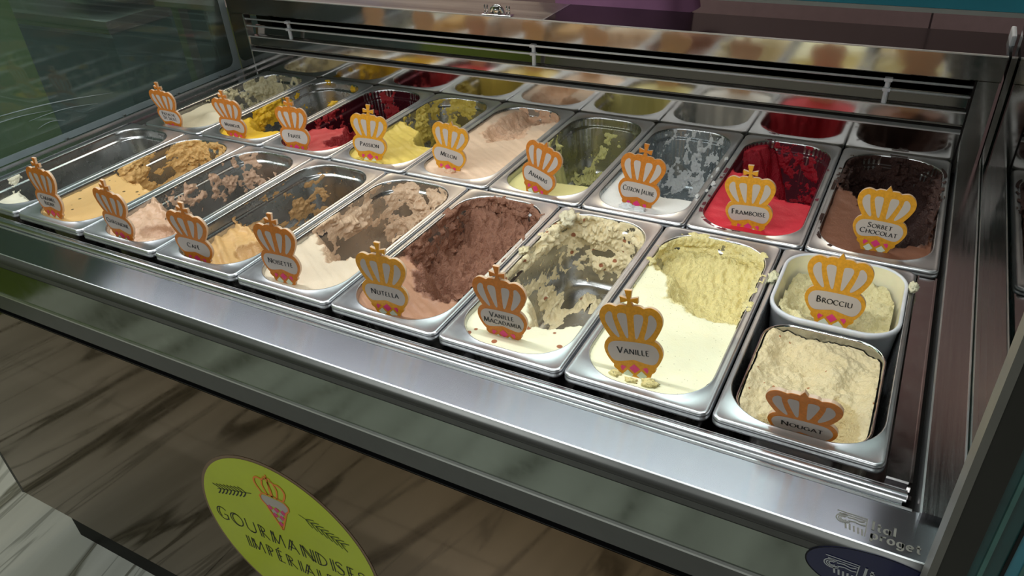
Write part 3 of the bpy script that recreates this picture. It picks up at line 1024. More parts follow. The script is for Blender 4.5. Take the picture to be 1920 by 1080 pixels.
def make_gel(name, label, loc, s, cat='ice cream', group=None, box_=None):
    oa, ob, orr = box_ or (OA, OB, OR)
    sd_ = s.get('seed', 1)
    mat = gel_mat('ice_cream_' + name, s['c0'], s.get('c1', s['c0']), s.get('bump', 1), s.get('chips'), s.get('chip_scale', 60), s.get('chip_th', .16), s.get('wet', .42), False, s.get('chip_n', .62))
    poly = []
    for x, y in s.get('poly', []):
        if x > s.get('ext', .044):
            x = .10
        if y > .15:
            y = .22
        if x < -.06 and y > -.03:
            x = -.10
        if y > .14 and x < -.03 and s['deep'] > .05:
            x, y = -.10, .22
        if y > .14 and x > .03:
            x = .10
        poly.append((x, y))

    def height(x, y):
        H = np.full(x.shape, s['lvl']) + s.get('slope', 0) * y
        H = H + s.get('wave', .0012) * (nrm(fbm(x, y, 0, 22, 3, sd_)) - .5) * 2
        if s.get('strokes'):
            H = H + s['strokes'] * (nrm(fbm(x * .25 + y * .1, y * 1.0 + x * .6, 0, 90, 2, sd_ + 3)) - .5)
        T = np.full(x.shape, float(s.get('tone0', 0)))
        if s.get('grain'):
            H = H + s['grain'] * (nrm(fbm(x, y, 0, 130, 4, sd_ + 20, .6)) - .5) * 2 + s['grain'] * .5 * (nrm(fbm(x, y * .6, 0, 300, 2, sd_ + 21)) - .5) * 2
        if poly:
            d = sdf_poly(poly, x, y) + s.get('jag', .005) * (nrm(fbm(x, y, 0, 70, 4, sd_ + 1, .5)) - .5) * 2
            k = sstep(0, s.get('w', .018) + .014 * (s['deep'] > .09), d)
            T = np.maximum(T, sstep(-.001, .004, d))
            H = H - s['deep'] * k * (1 + s.get('deepvar', 0) * (nrm(fbm(x, y, 0, 16, 2, sd_ + 8)) - .5))
            rg = s.get('rough', .004)
            n = nrm(fbm(x + .004 * fbm(x, y, 0, 60, 2, 5), y * s.get('aniso', 1.0), 0, s.get('rs', 110), 4, sd_ + 2, .62))
            H = H + T * rg * (n - .5) * 2
            H = H + s.get('lip', .0) * np.exp(-(d / .004) ** 2)
            wall = np.maximum(np.abs(x) / oa, 0) ** 6
            H = H + T * s.get('rise', 0) * wall + T * s.get('back', 0) * sstep(ob - .09, ob, y)
        for cx, cy, rx, ry, h in s.get('mounds', []):
            H = H + h * np.exp(-((x - cx) / rx) ** 2 - ((y - cy) / ry) ** 2)
        for cx, cy, rx, ry, h in s.get('dents', []):
            q = 1 - ((x - cx) / rx) ** 2 - ((y - cy) / ry) ** 2
            H = H - h * np.sqrt(np.clip(q, 0, 1))
            T = np.maximum(T, .6 * (q > 0))
        return H, T

    nu, nv = s.get('res', (84, 170))
    uy = np.linspace(-1, 1, nv)[:, None] * np.ones((1, nu))
    ux = np.linspace(-1, 1, nu)[None, :] * np.ones((nv, 1))

    def place(ins):
        y = uy * (ob - ins)
        r = orr
        e = np.clip(np.abs(y) - (ob - ins - np.maximum(r - ins, .004)), 0, None)
        rr_ = np.maximum(r - ins, .004)
        hw = np.where(e > 0, oa - ins - rr_ + np.sqrt(np.clip(rr_ ** 2 - e ** 2, 0, None)), oa - ins)
        return ux * hw, y
    x, y = place(0.002)
    H, T = height(x, y)
    H = np.clip(H, -DEPTH - .0002, .02)
    if s.get('inset', True):
        x, y = place(inset_of(np.minimum(H, -.001)))
    low = H <= -DEPTH + 1e-5
    keep = ~(low[:-1, :-1] & low[1:, :-1] & low[:-1, 1:] & low[1:, 1:])
    root = obj('ice_cream', grid_mesh('ice_cream', np.dstack([x, y, H]), keep, mat, T, False), None, loc)
    tag(root, label, cat, group)
    # gelato clinging to the basin
    fl = s.get('film')
    if fl:
        for kind, f in (('smear', fl), ('stain', s.get('stain'))):
            if not f:
                continue
            V, N = INT_V, INT_N
            X, Y, Z = V[..., 0], V[..., 1], V[..., 2]
            st = f.get('stretch', (1, 1, 1))
            n = nrm(fbm(X * st[0], Y * st[1], Z * st[2], f.get('s', 45), 5, sd_ + f.get('seed', 4), .6))
            cov = f['cov'] + bumps(X, Y, Z, f.get('at', []))
            cov = cov - f.get('rim', 1.0) * (Z > -.0016) * 1.0 - f.get('less', .14 if kind == 'smear' else 0)
            if poly and kind == 'smear':
                cov = cov - .5 * (sdf_poly(poly, X, Y) < -.004) * (Z > -.03)
            raw = n - (1 - cov)
            th = np.maximum(0, raw)
            cl = nrm(fbm(X, Y, Z, f.get('ls', 130), 3, sd_ + 9))
            fine = nrm(fbm(X, Y * .7, Z, 330, 2, sd_ + 12))
            t_ = .34 * f.get('amp', .004) * sstep(0, .16, th) * (.2 + .8 * cl + .9 * fine) + f.get('lump', .0) * sstep(.16, .62, th) * (.25 + 1.0 * cl + .35 * fine)
            Hb, _ = height(X, Y)
            hid = Z < Hb - .003
            ok = (th > 0) & ~hid
            kp = ok[:-1] | ok[1:]
            kp = kp | np.roll(kp, -1, 1)
            hid4 = hid[:-1] & hid[1:]
            kp &= ~(hid4 & np.roll(hid4, -1, 1))
            t_ = np.where(th > 0, t_ + .00015, .00008) if kind == 'smear' else np.full(t_.shape, .00012)
            if kind == 'stain':
                kp = ok[:-1] & ok[1:]
                kp = kp & np.roll(kp, -1, 1)
            P = V + N * t_[..., None]
            if kind == 'smear':
                mcut = gel_mat('ice_cream_film_' + name, s['c0'], s.get('c1', s['c0']), s.get('bump', 1), s.get('chips'), s.get('chip_scale', 60), s.get('chip_th', .16), s.get('wet', .42), True)
            m_ = mcut if kind == 'smear' else stain_mat('stain_' + name, f['rgb'], f['tint'], f.get('k', .45))
            if kp.any():
                so = obj('wall_smear' if kind == 'smear' else 'stain_film', grid_mesh('smear', P, kp, m_, np.full(X.shape, f.get('tone', .85)), True, raw), root)
                so['kind'] = 'stuff'
    if s.get('lumps'):
        for cx, cy, cz, r, sx, sy, sz in s['lumps']:
            a = np.linspace(0, 2 * pi, 25)[:-1][None, :]
            b = np.linspace(.02, pi - .02, 14)[:, None]
            nx_, ny_, nz_ = np.sin(b) * np.cos(a), np.sin(b) * np.sin(a), np.cos(b) * np.ones_like(a)
            k = r * (.55 + .9 * nrm(fbm(nx_ + cx * 90, ny_ + cy * 90, nz_, 1.9, 4, sd_ + 6)))
            V = np.dstack([cx + nx_ * k * sx, cy + ny_ * k * sy, cz + nz_ * k * sz])
            obj('lump', grid_mesh('lump', V, np.ones((13, 24), bool), mat, np.ones((14, 24)), True), root)
    return root


POLY = {
 'F7':[(-0.083,0.153),(-0.063,0.097),(-0.042,0.057),(-0.028,0.008),(-0.002,0.002),(0.015,-0.015),(0.045,-0.019),(0.064,0.006),(0.067,0.04),(0.065,0.084),(0.068,0.143),(0.06,0.17),(-0.018,0.188),(-0.064,0.167)],
 'F5':[(-0.068,-0.013),(-0.04,-0.049),(-0.017,-0.085),(0.013,-0.114),(0.038,-0.113),(0.062,-0.093),(0.059,-0.057),(0.059,-0.003),(0.054,0.084),(0.059,0.151),(0.026,0.18),(-0.038,0.189),(-0.089,0.165),(-0.088,0.124),(-0.074,0.036)],
 'F4':[(-0.069,-0.019),(-0.03,-0.063),(0.006,-0.089),(0.041,-0.071),(0.052,-0.017),(0.05,0.067),(0.05,0.168),(0.026,0.193),(-0.023,0.201),(-0.061,0.181),(-0.077,0.13),(-0.071,0.063)],
 'F6':[(-0.075,-0.023),(-0.026,-0.054),(-0.005,-0.092),(0.01,-0.115),(0.035,-0.107),(0.055,-0.065),(0.059,-0.03),(0.062,0.051),(0.061,0.139),(0.054,0.164),(0.012,0.195),(-0.053,0.181),(-0.077,0.153),(-0.078,0.07),(-0.082,0.015)],
 'F1':[(-0.064,0.006),(-0.025,-0.018),(0.035,-0.038),(0.046,-0.006),(0.044,0.066),(0.039,0.178),(-0.004,0.202),(-0.066,0.178),(-0.077,0.134),(-0.066,0.056)],
 'F2':[(-0.108,-0.074),(-0.079,-0.047),(-0.028,-0.073),(0.047,-0.12),(0.045,-0.092),(0.034,0.005),(0.031,0.169),(0.006,0.212),(-0.064,0.213),(-0.127,0.161),(-0.129,0.044)],
 'F3':[(-0.14,-0.038),(-0.092,-0.031),(-0.028,-0.047),(0.012,-0.067),(0.05,-0.085),(0.05,0.198),(-0.01,0.227),(-0.098,0.208),(-0.144,0.17),(-0.131,0.033)],
 'F0':[(-0.128,-0.133),(-0.086,-0.097),(-0.008,-0.12),(0.05,-0.125),(0.05,0.0),(0.05,0.198),(-0.021,0.211),(-0.105,0.196),(-0.156,0.04),(-0.173,-0.127)],
 'B0':[(-0.070,-0.026),(-0.045,-0.024),(-0.014,-0.043),(0.029,-0.053),(0.04,-0.024),(0.049,0.077),(0.05,0.185),(0.011,0.193),(-0.068,0.167),(-0.07,0.1)],
 'B1':[(-0.041,-0.093),(-0.068,-0.062),(-0.072,-0.026),(-0.072,0.009),(-0.072,0.075),(-0.05,0.183),(0.036,0.181),(0.055,0.149),(0.05,0.036),(0.05,-0.072),(0.036,-0.111),(0.001,-0.115),(-0.026,-0.103)],
 'B2':[(-0.058,-0.064),(-0.055,-0.047),(-0.016,-0.026),(0.007,-0.055),(-0.007,-0.095),(0.018,-0.123),(0.042,-0.11),(0.049,-0.083),(0.052,-0.008),(0.064,0.161),(0.039,0.189),(-0.041,0.199),(-0.079,0.148),(-0.084,0.023),(-0.076,-0.039)],
 'B3':[(-0.073,0.04),(-0.039,0.012),(-0.006,-0.005),(0.004,-0.042),(0.023,-0.065),(0.053,-0.067),(0.059,-0.052),(0.067,0.069),(0.058,0.161),(0.031,0.186),(-0.031,0.188),(-0.071,0.143)],
 'B4':[(-0.052,0.029),(-0.017,-0.006),(0.017,0.015),(0.038,0.034),(0.03,0.097),(0.061,0.147),(0.046,0.185),(-0.005,0.183),(-0.049,0.139),(-0.057,0.086)],
 'B5':[(-0.029,-0.07),(0.003,-0.103),(0.029,-0.104),(0.042,-0.101),(0.058,-0.092),(0.057,-0.048),(0.051,0.168),(0.037,0.192),(-0.025,0.205),(-0.073,0.182),(-0.084,0.104),(-0.059,0.004)],
 'B6':[(-0.057,-0.036),(-0.006,-0.06),(0.019,-0.098),(0.043,-0.096),(0.051,-0.085),(0.058,-0.066),(0.055,0.054),(0.056,0.153),(0.042,0.188),(-0.013,0.187),(-0.067,0.161),(-0.083,0.088),(-0.081,0.001)],
 'B7':[(-0.062,0.069),(-0.042,0.02),(0.003,-0.025),(0.018,-0.039),(0.033,-0.048),(0.052,-0.039),(0.071,-0.019),(0.071,0.075),(0.074,0.144),(0.063,0.176),(-0.005,0.183),(-0.059,0.13),(-0.063,0.092)],
 'B8':[(-0.068,0.057),(-0.06,0.025),(-0.042,0.011),(-0.027,-0.036),(0.005,-0.093),(0.023,-0.13),(0.043,-0.118),(0.066,-0.107),(0.068,-0.078),(0.068,-0.055),(0.068,0.011),(0.068,0.142),(0.069,0.184),(0.031,0.211),(-0.027,0.206),(-0.066,0.179),(-0.076,0.128)],
}
RW, BW, BOT = (.068, 0, -.05), (0, .155, -.05), (0, 0, -.118)   # right wall, back wall, bottom
GEL = {
 'F0': dict(label='cream coloured scrapings of ice cream in the nearly empty front left pan', c0=(236, 230, 205), lvl=-.030, deep=.15, w=.02, rough=.006,
            film=dict(cov=.10, at=[(-.065, -.11, -.03, .07, .5), (.0, -.16, -.04, .06, .5)], amp=.004, s=60)),
 'F1': dict(label='golden caramel ice cream with dark specks, hollowed at the back', ext=.030, c0=(212, 172, 112), c1=(216, 172, 106), lvl=-.0075, deep=.125, w=.03, rough=.006, chips=(104, 84, 50), chip_scale=75, chip_th=.18, wave=.001,
            mounds=[(.015, .02, .02, .03, .018)],
            film=dict(cov=.42, at=[(-.064,.13,-.05,.05,.4),(-.06,.16,-.02,.05,.35),(.01,.172,-.01,.05,.4),(-.066,.04,-.01,.04,.45),(-.066,.085,-.03,.028,-.5),(-.06,.0,-.05,.05,.4)], amp=.003, s=62, lump=.006, rim=.62, stretch=(1, .6, 1))),
 'F2': dict(label='pinkish brown chestnut ice cream swirled up at the front of a bare pan', ext=.030, c0=(204, 168, 138), c1=(196, 160, 132), lvl=-.012, deep=.14, w=.022, rough=.006, wave=.006, grain=.0022, tone0=.2, lip=.008, chips=(92, 72, 52), chip_scale=60, chip_th=.1,
            mounds=[(-.05, -.07, .02, .045, .012)], dents=[(.02, -.125, .032, .022, .02)],
            film=dict(cov=0.2, at=[(-.064,.15,-.045,.045,.55),(-.066,.01,-.022,.022,.55),(-.066,.04,-.035,.018,.5),(-.066,.07,-.043,.018,.5),(-.066,.1,-.046,.02,.5),(-.066,.073,-.019,.014,.45),(-.06,-.03,-.06,.04,.5)], amp=.003, s=80, lump=.005)),
 'F3': dict(label='light brown coffee ice cream spread low at the front of its pan', c0=(204, 164, 108), c1=(184, 142, 92), lvl=-.026, deep=.14, w=.03, rough=.006, strokes=.006, wave=.003, grain=.0008, lip=.006,
            dents=[(.025, -.095, .035, .026, .016)],
            film=dict(cov=0.2, at=[(-.066,.165,-.047,.03,.5),(-.06,.165,-.08,.04,.4),(-.064,.102,-.061,.03,.5),(-.062,.072,-.09,.03,.55),(-.06,-.03,-.06,.05,.6)], amp=.003, s=70, lump=.005, stretch=(1, .5, 1))),
 'F4': dict(label='beige hazelnut ice cream, smooth in front and scraped out behind', c0=(218, 200, 174), c1=(216, 184, 152), lvl=-.0085, deep=.13, w=.025, rough=.006, wave=.0016, strokes=.002,
            film=dict(cov=0.58, at=[(-.064,.1,-.08,.032,-.55),(-.06,.03,-.075,.03,-.5),(-.066,.06,-.02,.07,.3),(0,.17,-.03,.08,.3),(.02,.17,-.08,.05,.25)], amp=.003, s=34, lump=.009, rim=.66, stretch=(1, .7, 1))),
 'F5': dict(label='milk chocolate ice cream with a rough scooped hollow', c0=(172, 128, 100), c1=(146, 100, 77), lvl=-.0085, deep=.052, w=.035, rough=.009, rs=85, bump=1.4, deepvar=.7, back=.035, aniso=.8, wave=.002, strokes=.003,
            film=dict(cov=.80, at=[(0, .16, -.02, .1, .3)], amp=.003, s=45, lump=.007, rim=.50)),
 'F6': dict(label='cream vanilla macadamia ice cream with brown nuts, scraped to the steel', c0=(238, 233, 200), c1=(240, 222, 178), lvl=-.0075, deep=.14, w=.014, rough=.006, chips=(160, 100, 66), chip_scale=62, chip_th=.20, chip_n=.5,
            film=dict(cov=0.36, at=[(.015,.165,-.07,.035,.5),(-.013,.114,-.118,.03,.55),(-.046,.069,-.118,.035,.55),(.05,.165,-.02,.05,.4),(-.068,.1,-.005,.05,.5),(-.03,.17,-.005,.05,.5),(-.06,.02,-.03,.05,.3)], amp=.0028, s=48, lump=.011, rim=.58, stretch=(1, .55, 1), tone=.8)),
 'F7': dict(label='pale yellow vanilla ice cream, full pan with one scooped hollow', chips=(176, 170, 128), chip_scale=230, chip_th=.10, ext=.040, c0=(242, 238, 202), c1=(246, 230, 160), lvl=-.0045, deep=.030, w=.03, rough=.0032, rs=190, bump=1.5, back=.012, aniso=.5, wave=.0008, jag=.004, lumps=[(-.030, -.1580, -.0035, .0055, 1.2, .8, .6), (-.010, -.1610, -.004, .0055, 1.3, .7, .6), (.011, -.1580, -.0035, .0070, 1.2, .9, .6)],
            film=dict(cov=.72, at=[(0, .16, 0, .12, .3), (.07, .1, 0, .06, .2)], amp=.0025, s=45, lump=.005, rim=.52)),
 'B0': dict(label='cream white ice cream in the far left pan of the back row', ext=.035, c0=(228, 218, 190), c1=(220, 210, 172), lvl=-.012, deep=.13, w=.025, rough=.005, mounds=[(.01, -.085, .022, .022, .012)],
            film=dict(cov=0.44, at=[(-.066,.105,-.022,.05,.35),(-.064,.15,-.055,.05,.3),(-.03,.17,-.034,.05,.25),(-.064,.04,-.03,.05,.35),(-.064,.08,-.06,.03,-.4)], amp=.003, s=48, lump=.009, rim=.6)),
 'B1': dict(label='bright yellow mango sorbet around a large scraped hole', c0=(248, 202, 52), c1=(232, 186, 36), lvl=-.0095, deep=.14, w=.016, rough=.004, wave=.0015,
            film=dict(cov=.14, at=[(-.068, -.03, -.012, .035, 1.0), (-.068, .02, -.010, .03, .9), (-.066, .07, -.03, .04, .40), (.0, -.09, -.1, .03, .4), (.066, -.05, -.04, .05, .35)], amp=.003, s=60, lump=.006),
            lumps=[(-.045, .170, -.004, .008, 1.2, .7, .8), (.030, .171, -.012, .008, 1.1, .8, 1), (.070, .05, -.001, .008, .8, 1.5, .6), (-.045, .163, -.050, .007, 1, .8, 1), (-.02, .163, -.055, .006, 1.6, .8, .8)]),
 'B2': dict(label='strawberry sorbet, salmon red in front with deep red scrapings', c0=(218, 84, 84), c1=(168, 34, 40), lvl=-.016, deep=.10, w=.03, rough=.006, wave=.002, bump=1.2,
            film=dict(cov=0.24, at=[(-.039,.168,-.05,.03,.5),(-.062,.055,-.077,.03,.55),(-.068,.038,-.003,.03,.6),(-.064,.0,-.05,.04,.35)], amp=.003, s=55, lump=.008),
            stain=dict(cov=.92, rgb=(96, 30, 44), tint=(.42, .16, .2), k=.35, s=20, amp=.0, rim=1.2)),
 'B3': dict(label='soft yellow passion fruit sorbet, smooth front half', c0=(240, 212, 106), c1=(222, 198, 96), lvl=-.0095, deep=.13, w=.02, rough=.003, wave=.0018, strokes=.003, bump=.6, lip=.003, lumps=[(-.036, -.153, -.008, .0055, 1.3, .8, .6), (-.006, -.158, -.008, .0050, 1.8, .6, .5), (.010, -.156, -.008, .0050, 1.3, .7, .5)],
            film=dict(cov=0.38, at=[(-.064,.092,-.024,.035,.5),(-.06,.165,-.06,.03,.4),(0,.17,-.027,.05,.35),(-.066,.102,-.071,.03,.4)], amp=.0026, s=52, lump=.008, rim=.62)),
 'B4': dict(label='peach coloured melon sorbet filling its pan', c0=(244, 212, 182), c1=(242, 200, 166), lvl=-.0065, deep=.020, w=.03, rough=.005, rs=70, wave=.0012, lumps=[(-.012, -.146, -.005, .0065, 1.2, .8, .7)], strokes=.0012,
            film=dict(cov=.55, at=[(.05, .15, 0, .05, .35)], amp=.0025, s=50, lump=.004, rim=.62)),
 'B5': dict(label='pale yellow pineapple sorbet with clumps on bare steel', c0=(240, 232, 160), c1=(240, 234, 158), lvl=-.013, deep=.14, w=.018, rough=.004, wave=.001,
            film=dict(cov=.12, at=[(-.004,.168,-.05,.022,.8),(-.021,.166,-.075,.018,.6),(-.034,.15,-.118,.022,.75),(-.044,.118,-.118,.025,.6),(.02,.155,-.115,.022,.7),(-.066,.04,-.041,.034,.75),(-.066,-.02,-.05,.04,.7)], amp=.004, s=66, lump=.013),
            stain=dict(cov=.35, rgb=(190, 186, 130), tint=(.9, .9, .78), k=.12, s=16, amp=0, rim=1.2)),
 'B6': dict(label='white lemon sorbet with a film of white over the steel behind', c0=(238, 237, 232), c1=(238, 238, 236), lvl=-.0085, deep=.14, w=.016, rough=.003, wave=.001, lumps=[(-.016, -.152, -.006, .0080, 1.4, .7, .6), (.004, -.154, -.006, .0070, 1.3, .7, .5)],
            film=dict(cov=.36, at=[(-.016,.165,-.11,.05,.3),(.027,.17,-.015,.05,.3),(.002,.168,-.084,.04,.2)], amp=.0012, s=120, lump=.005, rim=.60, stretch=(1, .55, .7)),
            stain=dict(cov=.75, rgb=(190, 200, 205), tint=(.86, .9, .92), k=.25, s=30, amp=0, rim=1.2)),
 'B7': dict(label='vivid red raspberry sorbet with dark red film behind', c0=(220, 40, 60), c1=(186, 22, 44), lvl=-.0075, deep=.11, w=.03, rough=.005, wave=.0014, bump=1.1,
            film=dict(cov=.12, at=[(.022,.168,-.036,.03,.3),(.054,.158,-.067,.028,.45),(.052,.155,-.109,.04,.4),(0,.178,.0,.07,.45)], amp=.0024, s=95, lump=.007, rim=.50),
            stain=dict(cov=1.2, rgb=(120, 52, 66), tint=(.5, .18, .24), k=.55, s=20, amp=0, rim=1.0)),
 'B8': dict(label='dark chocolate sorbet, lighter brown crust left of a dark hollow', c0=(128, 82, 60), c1=(68, 42, 36), lvl=-.0075, deep=.075, w=.02, rough=.009, rs=75, bump=1.5, deepvar=.9, back=.03, rise=.03, wave=.0012, ext=.2,
            film=dict(cov=.82, at=[(.07, 0, -.03, .1, .2)], amp=.003, s=45, lump=.008, rim=.52),
            stain=dict(cov=1.2, rgb=(60, 38, 32), tint=(.3, .22, .2), k=.7, s=20, amp=0, rim=1.0)),
}
for i, (k, s) in enumerate(GEL.items()):
    s['poly'] = POLY[k]
    s['seed'] = i + 2
    make_gel(k, s['label'], (cF if k[0] == 'F' else cB)(int(k[1])), s, 'ice cream', 'ice creams in the front row' if k[0] == 'F' else 'ice creams in the back row')
make_gel('N', 'brown ice cream in the next case at the right edge', (1.5825 + .084, .1805, 0.0), dict(c0=(118, 78, 58), c1=(70, 46, 36), lvl=-.012, seed=40, wave=.003), 'ice cream')

# nougat container in the front right frame, brocciu tub behind it
NW, ND = .0665, .0905
np_ = thing('small_steel_pan', 'small square steel container of nougat ice cream set in the frame', 'pan', (1.4035, -.2685, -.004))
ring = [(NW, ND, .034, 0, -.120), (NW, ND, .034, 0, -.001), (NW, ND, .034, -.0016, .0002), (NW, ND, .034, -.0008, .0016), (NW, ND, .034, .0010, .0014), (NW, ND, .034, .0016, -.001)]
v, f, n = ringed([at(*q) for q in ring])
obj('rim', mesh('rim', v, f, M['chrome'], True), np_)
ring = [at(NW, ND, .034, .0016, -.001), at(NW, ND, .034, .004, -.09), at(NW, ND, .034, .012, -.10)]
v, f, n = ringed(ring)
f.append(tuple(range(2 * n, 3 * n)))
obj('basin', mesh('basin', v, f, M['pan_in'], True), np_)
PN = PROF
PROF_S = PROF
make_gel('nougat', 'cream nougat ice cream with a scooped hollow beside its marker', (1.4035, -.2685, -.004),
         dict(c0=(232, 220, 188), c1=(226, 204, 150), lvl=-.011, seed=31, wave=.005, tone0=.55, grain=.0016, poly=[(-.05, -.075), (.0, -.02), (.03, -.005), (.055, -.03), (.058, -.09), (-.03, -.1)], deep=.018, w=.03, rough=.002, rs=200, bump=1.6, ext=1, chips=(176, 116, 70), chip_scale=90, chip_th=.12,
              mounds=[(-.058, .05, .012, .05, .012), (.02, .025, .012, .03, .008), (.062, 0, .010, .08, .009), (-.062, -.04, .008, .05, .008)], dents=[(-.02, .045, .05, .022, .006)], inset=False, res=(90, 110)), 'ice cream', None, (NW - .0012, ND - .0012, .0328))
BX0, BD = .0735, .080
tb = thing('white_tub', 'white plastic tub of brocciu ice cream behind the nougat', 'tub', (1.4045, -.0935, .0055))
ring = [(BX0, BD, .040, .006, -.09), (BX0, BD, .040, .0, -.008), (BX0, BD, .040, -.0012, -.0075), (BX0, BD, .040, -.0016, -.002), (BX0, BD, .040, -.0006, 0), (BX0, BD, .040, .0018, 0), (BX0, BD, .040, .003, -.0015)]
v, f, n = ringed([at(*q) for q in ring])
obj('rim', mesh('rim', v, f, M['white_plastic'], True), tb)
ring = [at(BX0, BD, .040, .003, -.0015), at(BX0, BD, .040, .0075, -.075), at(BX0, BD, .040, .014, -.083)]
v, f, n = ringed(ring)
f.append(tuple(range(2 * n, 3 * n)))
M['tub_in'] = plain('ice_cream_stained_tub', (238, 232, 200), 0.4, sss=0.1)
obj('inner_wall', mesh('inner_wall', v, f, M['tub_in'], True), tb)
make_gel('brocciu', 'lumpy cream brocciu ice cream in the white tub', (1.4045, -.0935, .0055),
         dict(c0=(240, 230, 184), c1=(244, 232, 180), lvl=-.030, seed=33, wave=.012, poly=[(-.2, -.2), (.2, -.2), (.2, .2), (-.2, .2)], deep=.0, w=.02, rough=.008, rs=60, bump=1.7, inset=False, mounds=[(0, -.075, .08, .03, .016), (.05, -.03, .03, .05, .010), (-.06, 0, .012, .06, .012)], res=(90, 110)), 'ice cream', None, (BX0 - .0075, BD - .0075, .034))
# dribbles on the rims
CR = [('crumb of vanilla ice cream on the rim beside the white tub', (1.3235, -.088, .001), .0085, 'vanilla', (242, 236, 196)), ('cream drip over the right corner of the white tub', (1.4850, -.052, .006), .0075, 'drip', (236, 230, 196)),
      ('macadamia ice cream lump on the rim of its pan, left side', (.992, -.155, .002), .0080, 'nutlump', (238, 224, 180)), ('macadamia ice cream lump at the back left rim corner', (1.012, -.045, .003), .014, 'nutlump', (240, 230, 196))]
for q_, (dx_, dy_, r_q) in enumerate([(1.168, .098, .0042), (1.176, .122, .0028), (1.179, .150, .0046), (1.170, .174, .0026), (1.171, .205, .0040), (1.173, .252, .0036)]):
    CR.append(('white sorbet drop on the rims between lemon and raspberry, %s' % ['nearest the front', 'second from the front', 'third from the front', 'fourth from the front', 'second from the back', 'nearest the back'][q_], (dx_, dy_, .0025), r_q, 'lemon', (234, 234, 230)))
for lab, p, r, nm, c in CR:
    a = np.linspace(0, 2 * pi, 25)[:-1][None, :]
    b = np.linspace(.02, pi - .02, 14)[:, None]
    nx_, ny_, nz_ = np.sin(b) * np.cos(a), np.sin(b) * np.sin(a), np.cos(b) * np.ones_like(a)
    k = r * (.55 + .9 * nrm(fbm(nx_ + p[0] * 90, ny_, nz_, 2.1, 4, 3)))
    tag(obj('crumb', grid_mesh('crumb', np.dstack([nx_ * k * .8, ny_ * k * 1.2, nz_ * k * .7]), np.ones((13, 24), bool), gel_mat('crumb_' + nm, c, c, 1.3), np.ones((14, 24)), True), None, p), lab, 'crumb', 'white sorbet drops on the rims' if nm == 'lemon' else None)

# ------------------------------------------------------------------ flavour markers
MW = .072
half = [(.10, .022), (.165, .018), (.215, -.012), (.262, .002), (.33, .012), (.40, -.018), (.455, -.075), (.49, -.165), (.485, -.265), (.445, -.375), (.395, -.47), (.345, -.552, 1), (.40, -.59), (.445, -.66), (.465, -.745), (.455, -.82), (.425, -.90), (.375, -.985), (.330, -1.035, 1),
        (.335, -1.075), (.31, -1.11), (.272, -1.135, 1), (.20, -1.32, 1), (.14, -1.44, 1)]
cross = [(.055, .275, 1), (.026, .130, 1), (.142, .165, 1), (.135, .062, 1), (.025, .095, 1), (.034, .055, 1), (.052, .015, 1)]
spike = [(.022, .072, 1), (.052, .015, 1)]


def mirror_pts(right):
    return [(-p[0],) + tuple(p[1:]) for p in reversed(right)]


def outline(topr, tip=None):
    right = half
    mid = []
    top = ([tip] if tip else [])
    pts = top + topr + right + mid + mirror_pts(right) + mirror_pts(topr)
    return [(x * MW, z * MW) for x, z in spline(pts, 4)]


def petal(pts):
    return [(x * MW, z * MW) for x, z in spline(pts, 4)]


P_OUT = [(-.335, -.105), (-.285, -.125), (-.275, -.21), (-.235, -.38), (-.195, -.51), (-.225, -.535), (-.32, -.43), (-.395, -.29), (-.395, -.18)]
P_IN = [(-.175, -.115), (-.085, -.115), (-.055, -.16), (-.052, -.34), (-.055, -.52), (-.09, -.525), (-.14, -.40), (-.185, -.26), (-.205, -.17)]
PANEL = [(-.26, -.61), (0, -.598), (.26, -.61), (.36, -.655), (.405, -.745), (.40, -.83), (.36, -.92), (.30, -.965), (.22, -.965), (.13, -.945), (.05, -.925), (0, -.915), (-.05, -.925), (-.13, -.945), (-.22, -.965), (-.30, -.965), (-.36, -.92), (-.40, -.83), (-.405, -.745), (-.36, -.655)]


def plate_mesh(name, poly, m_front):
    n = len(poly)
    th = .0042
    rim = .0006
    c = [(x, 0.0, z) for x, z in poly] + [(x, rim, z) for x, z in poly] + [(x, th, z) for x, z in poly]
    f = [tuple(range(n)), tuple(reversed(range(2 * n, 3 * n)))]
    fm = [0, 1]
    for a in (0, n):
        for i in range(n):
            j = (i + 1) % n
            f.append((a + i, a + i + n, a + j + n, a + j))
            fm.append(0 if a == 0 else 1)
    return mesh(name, c, f, [m_front, M['acrylic']], fm=fm)


OUT_C = outline(cross)
OUT_S = outline(spike, (0.0, .115, 1))
PLATES = {(c, k): plate_mesh('plate', OUT_C if c else OUT_S, M['orange'] if k == 'o' else M['yellow']) for c in (True, False) for k in 'oy'}
E1 = -.0003
PET = [flat('petal', M['print_white'], None, petal(p), E1) for p in (P_OUT, P_IN, mirror_pts(P_IN), mirror_pts(P_OUT))]
PAN_ = flat('name_panel', M['print_white'], None, petal(PANEL), E1)


def dia(cx, cz, a, b):
    return [((cx + p) * MW, (cz + q) * MW) for p, q in ((0, b), (a, 0), (0, -b), (-a, 0))]


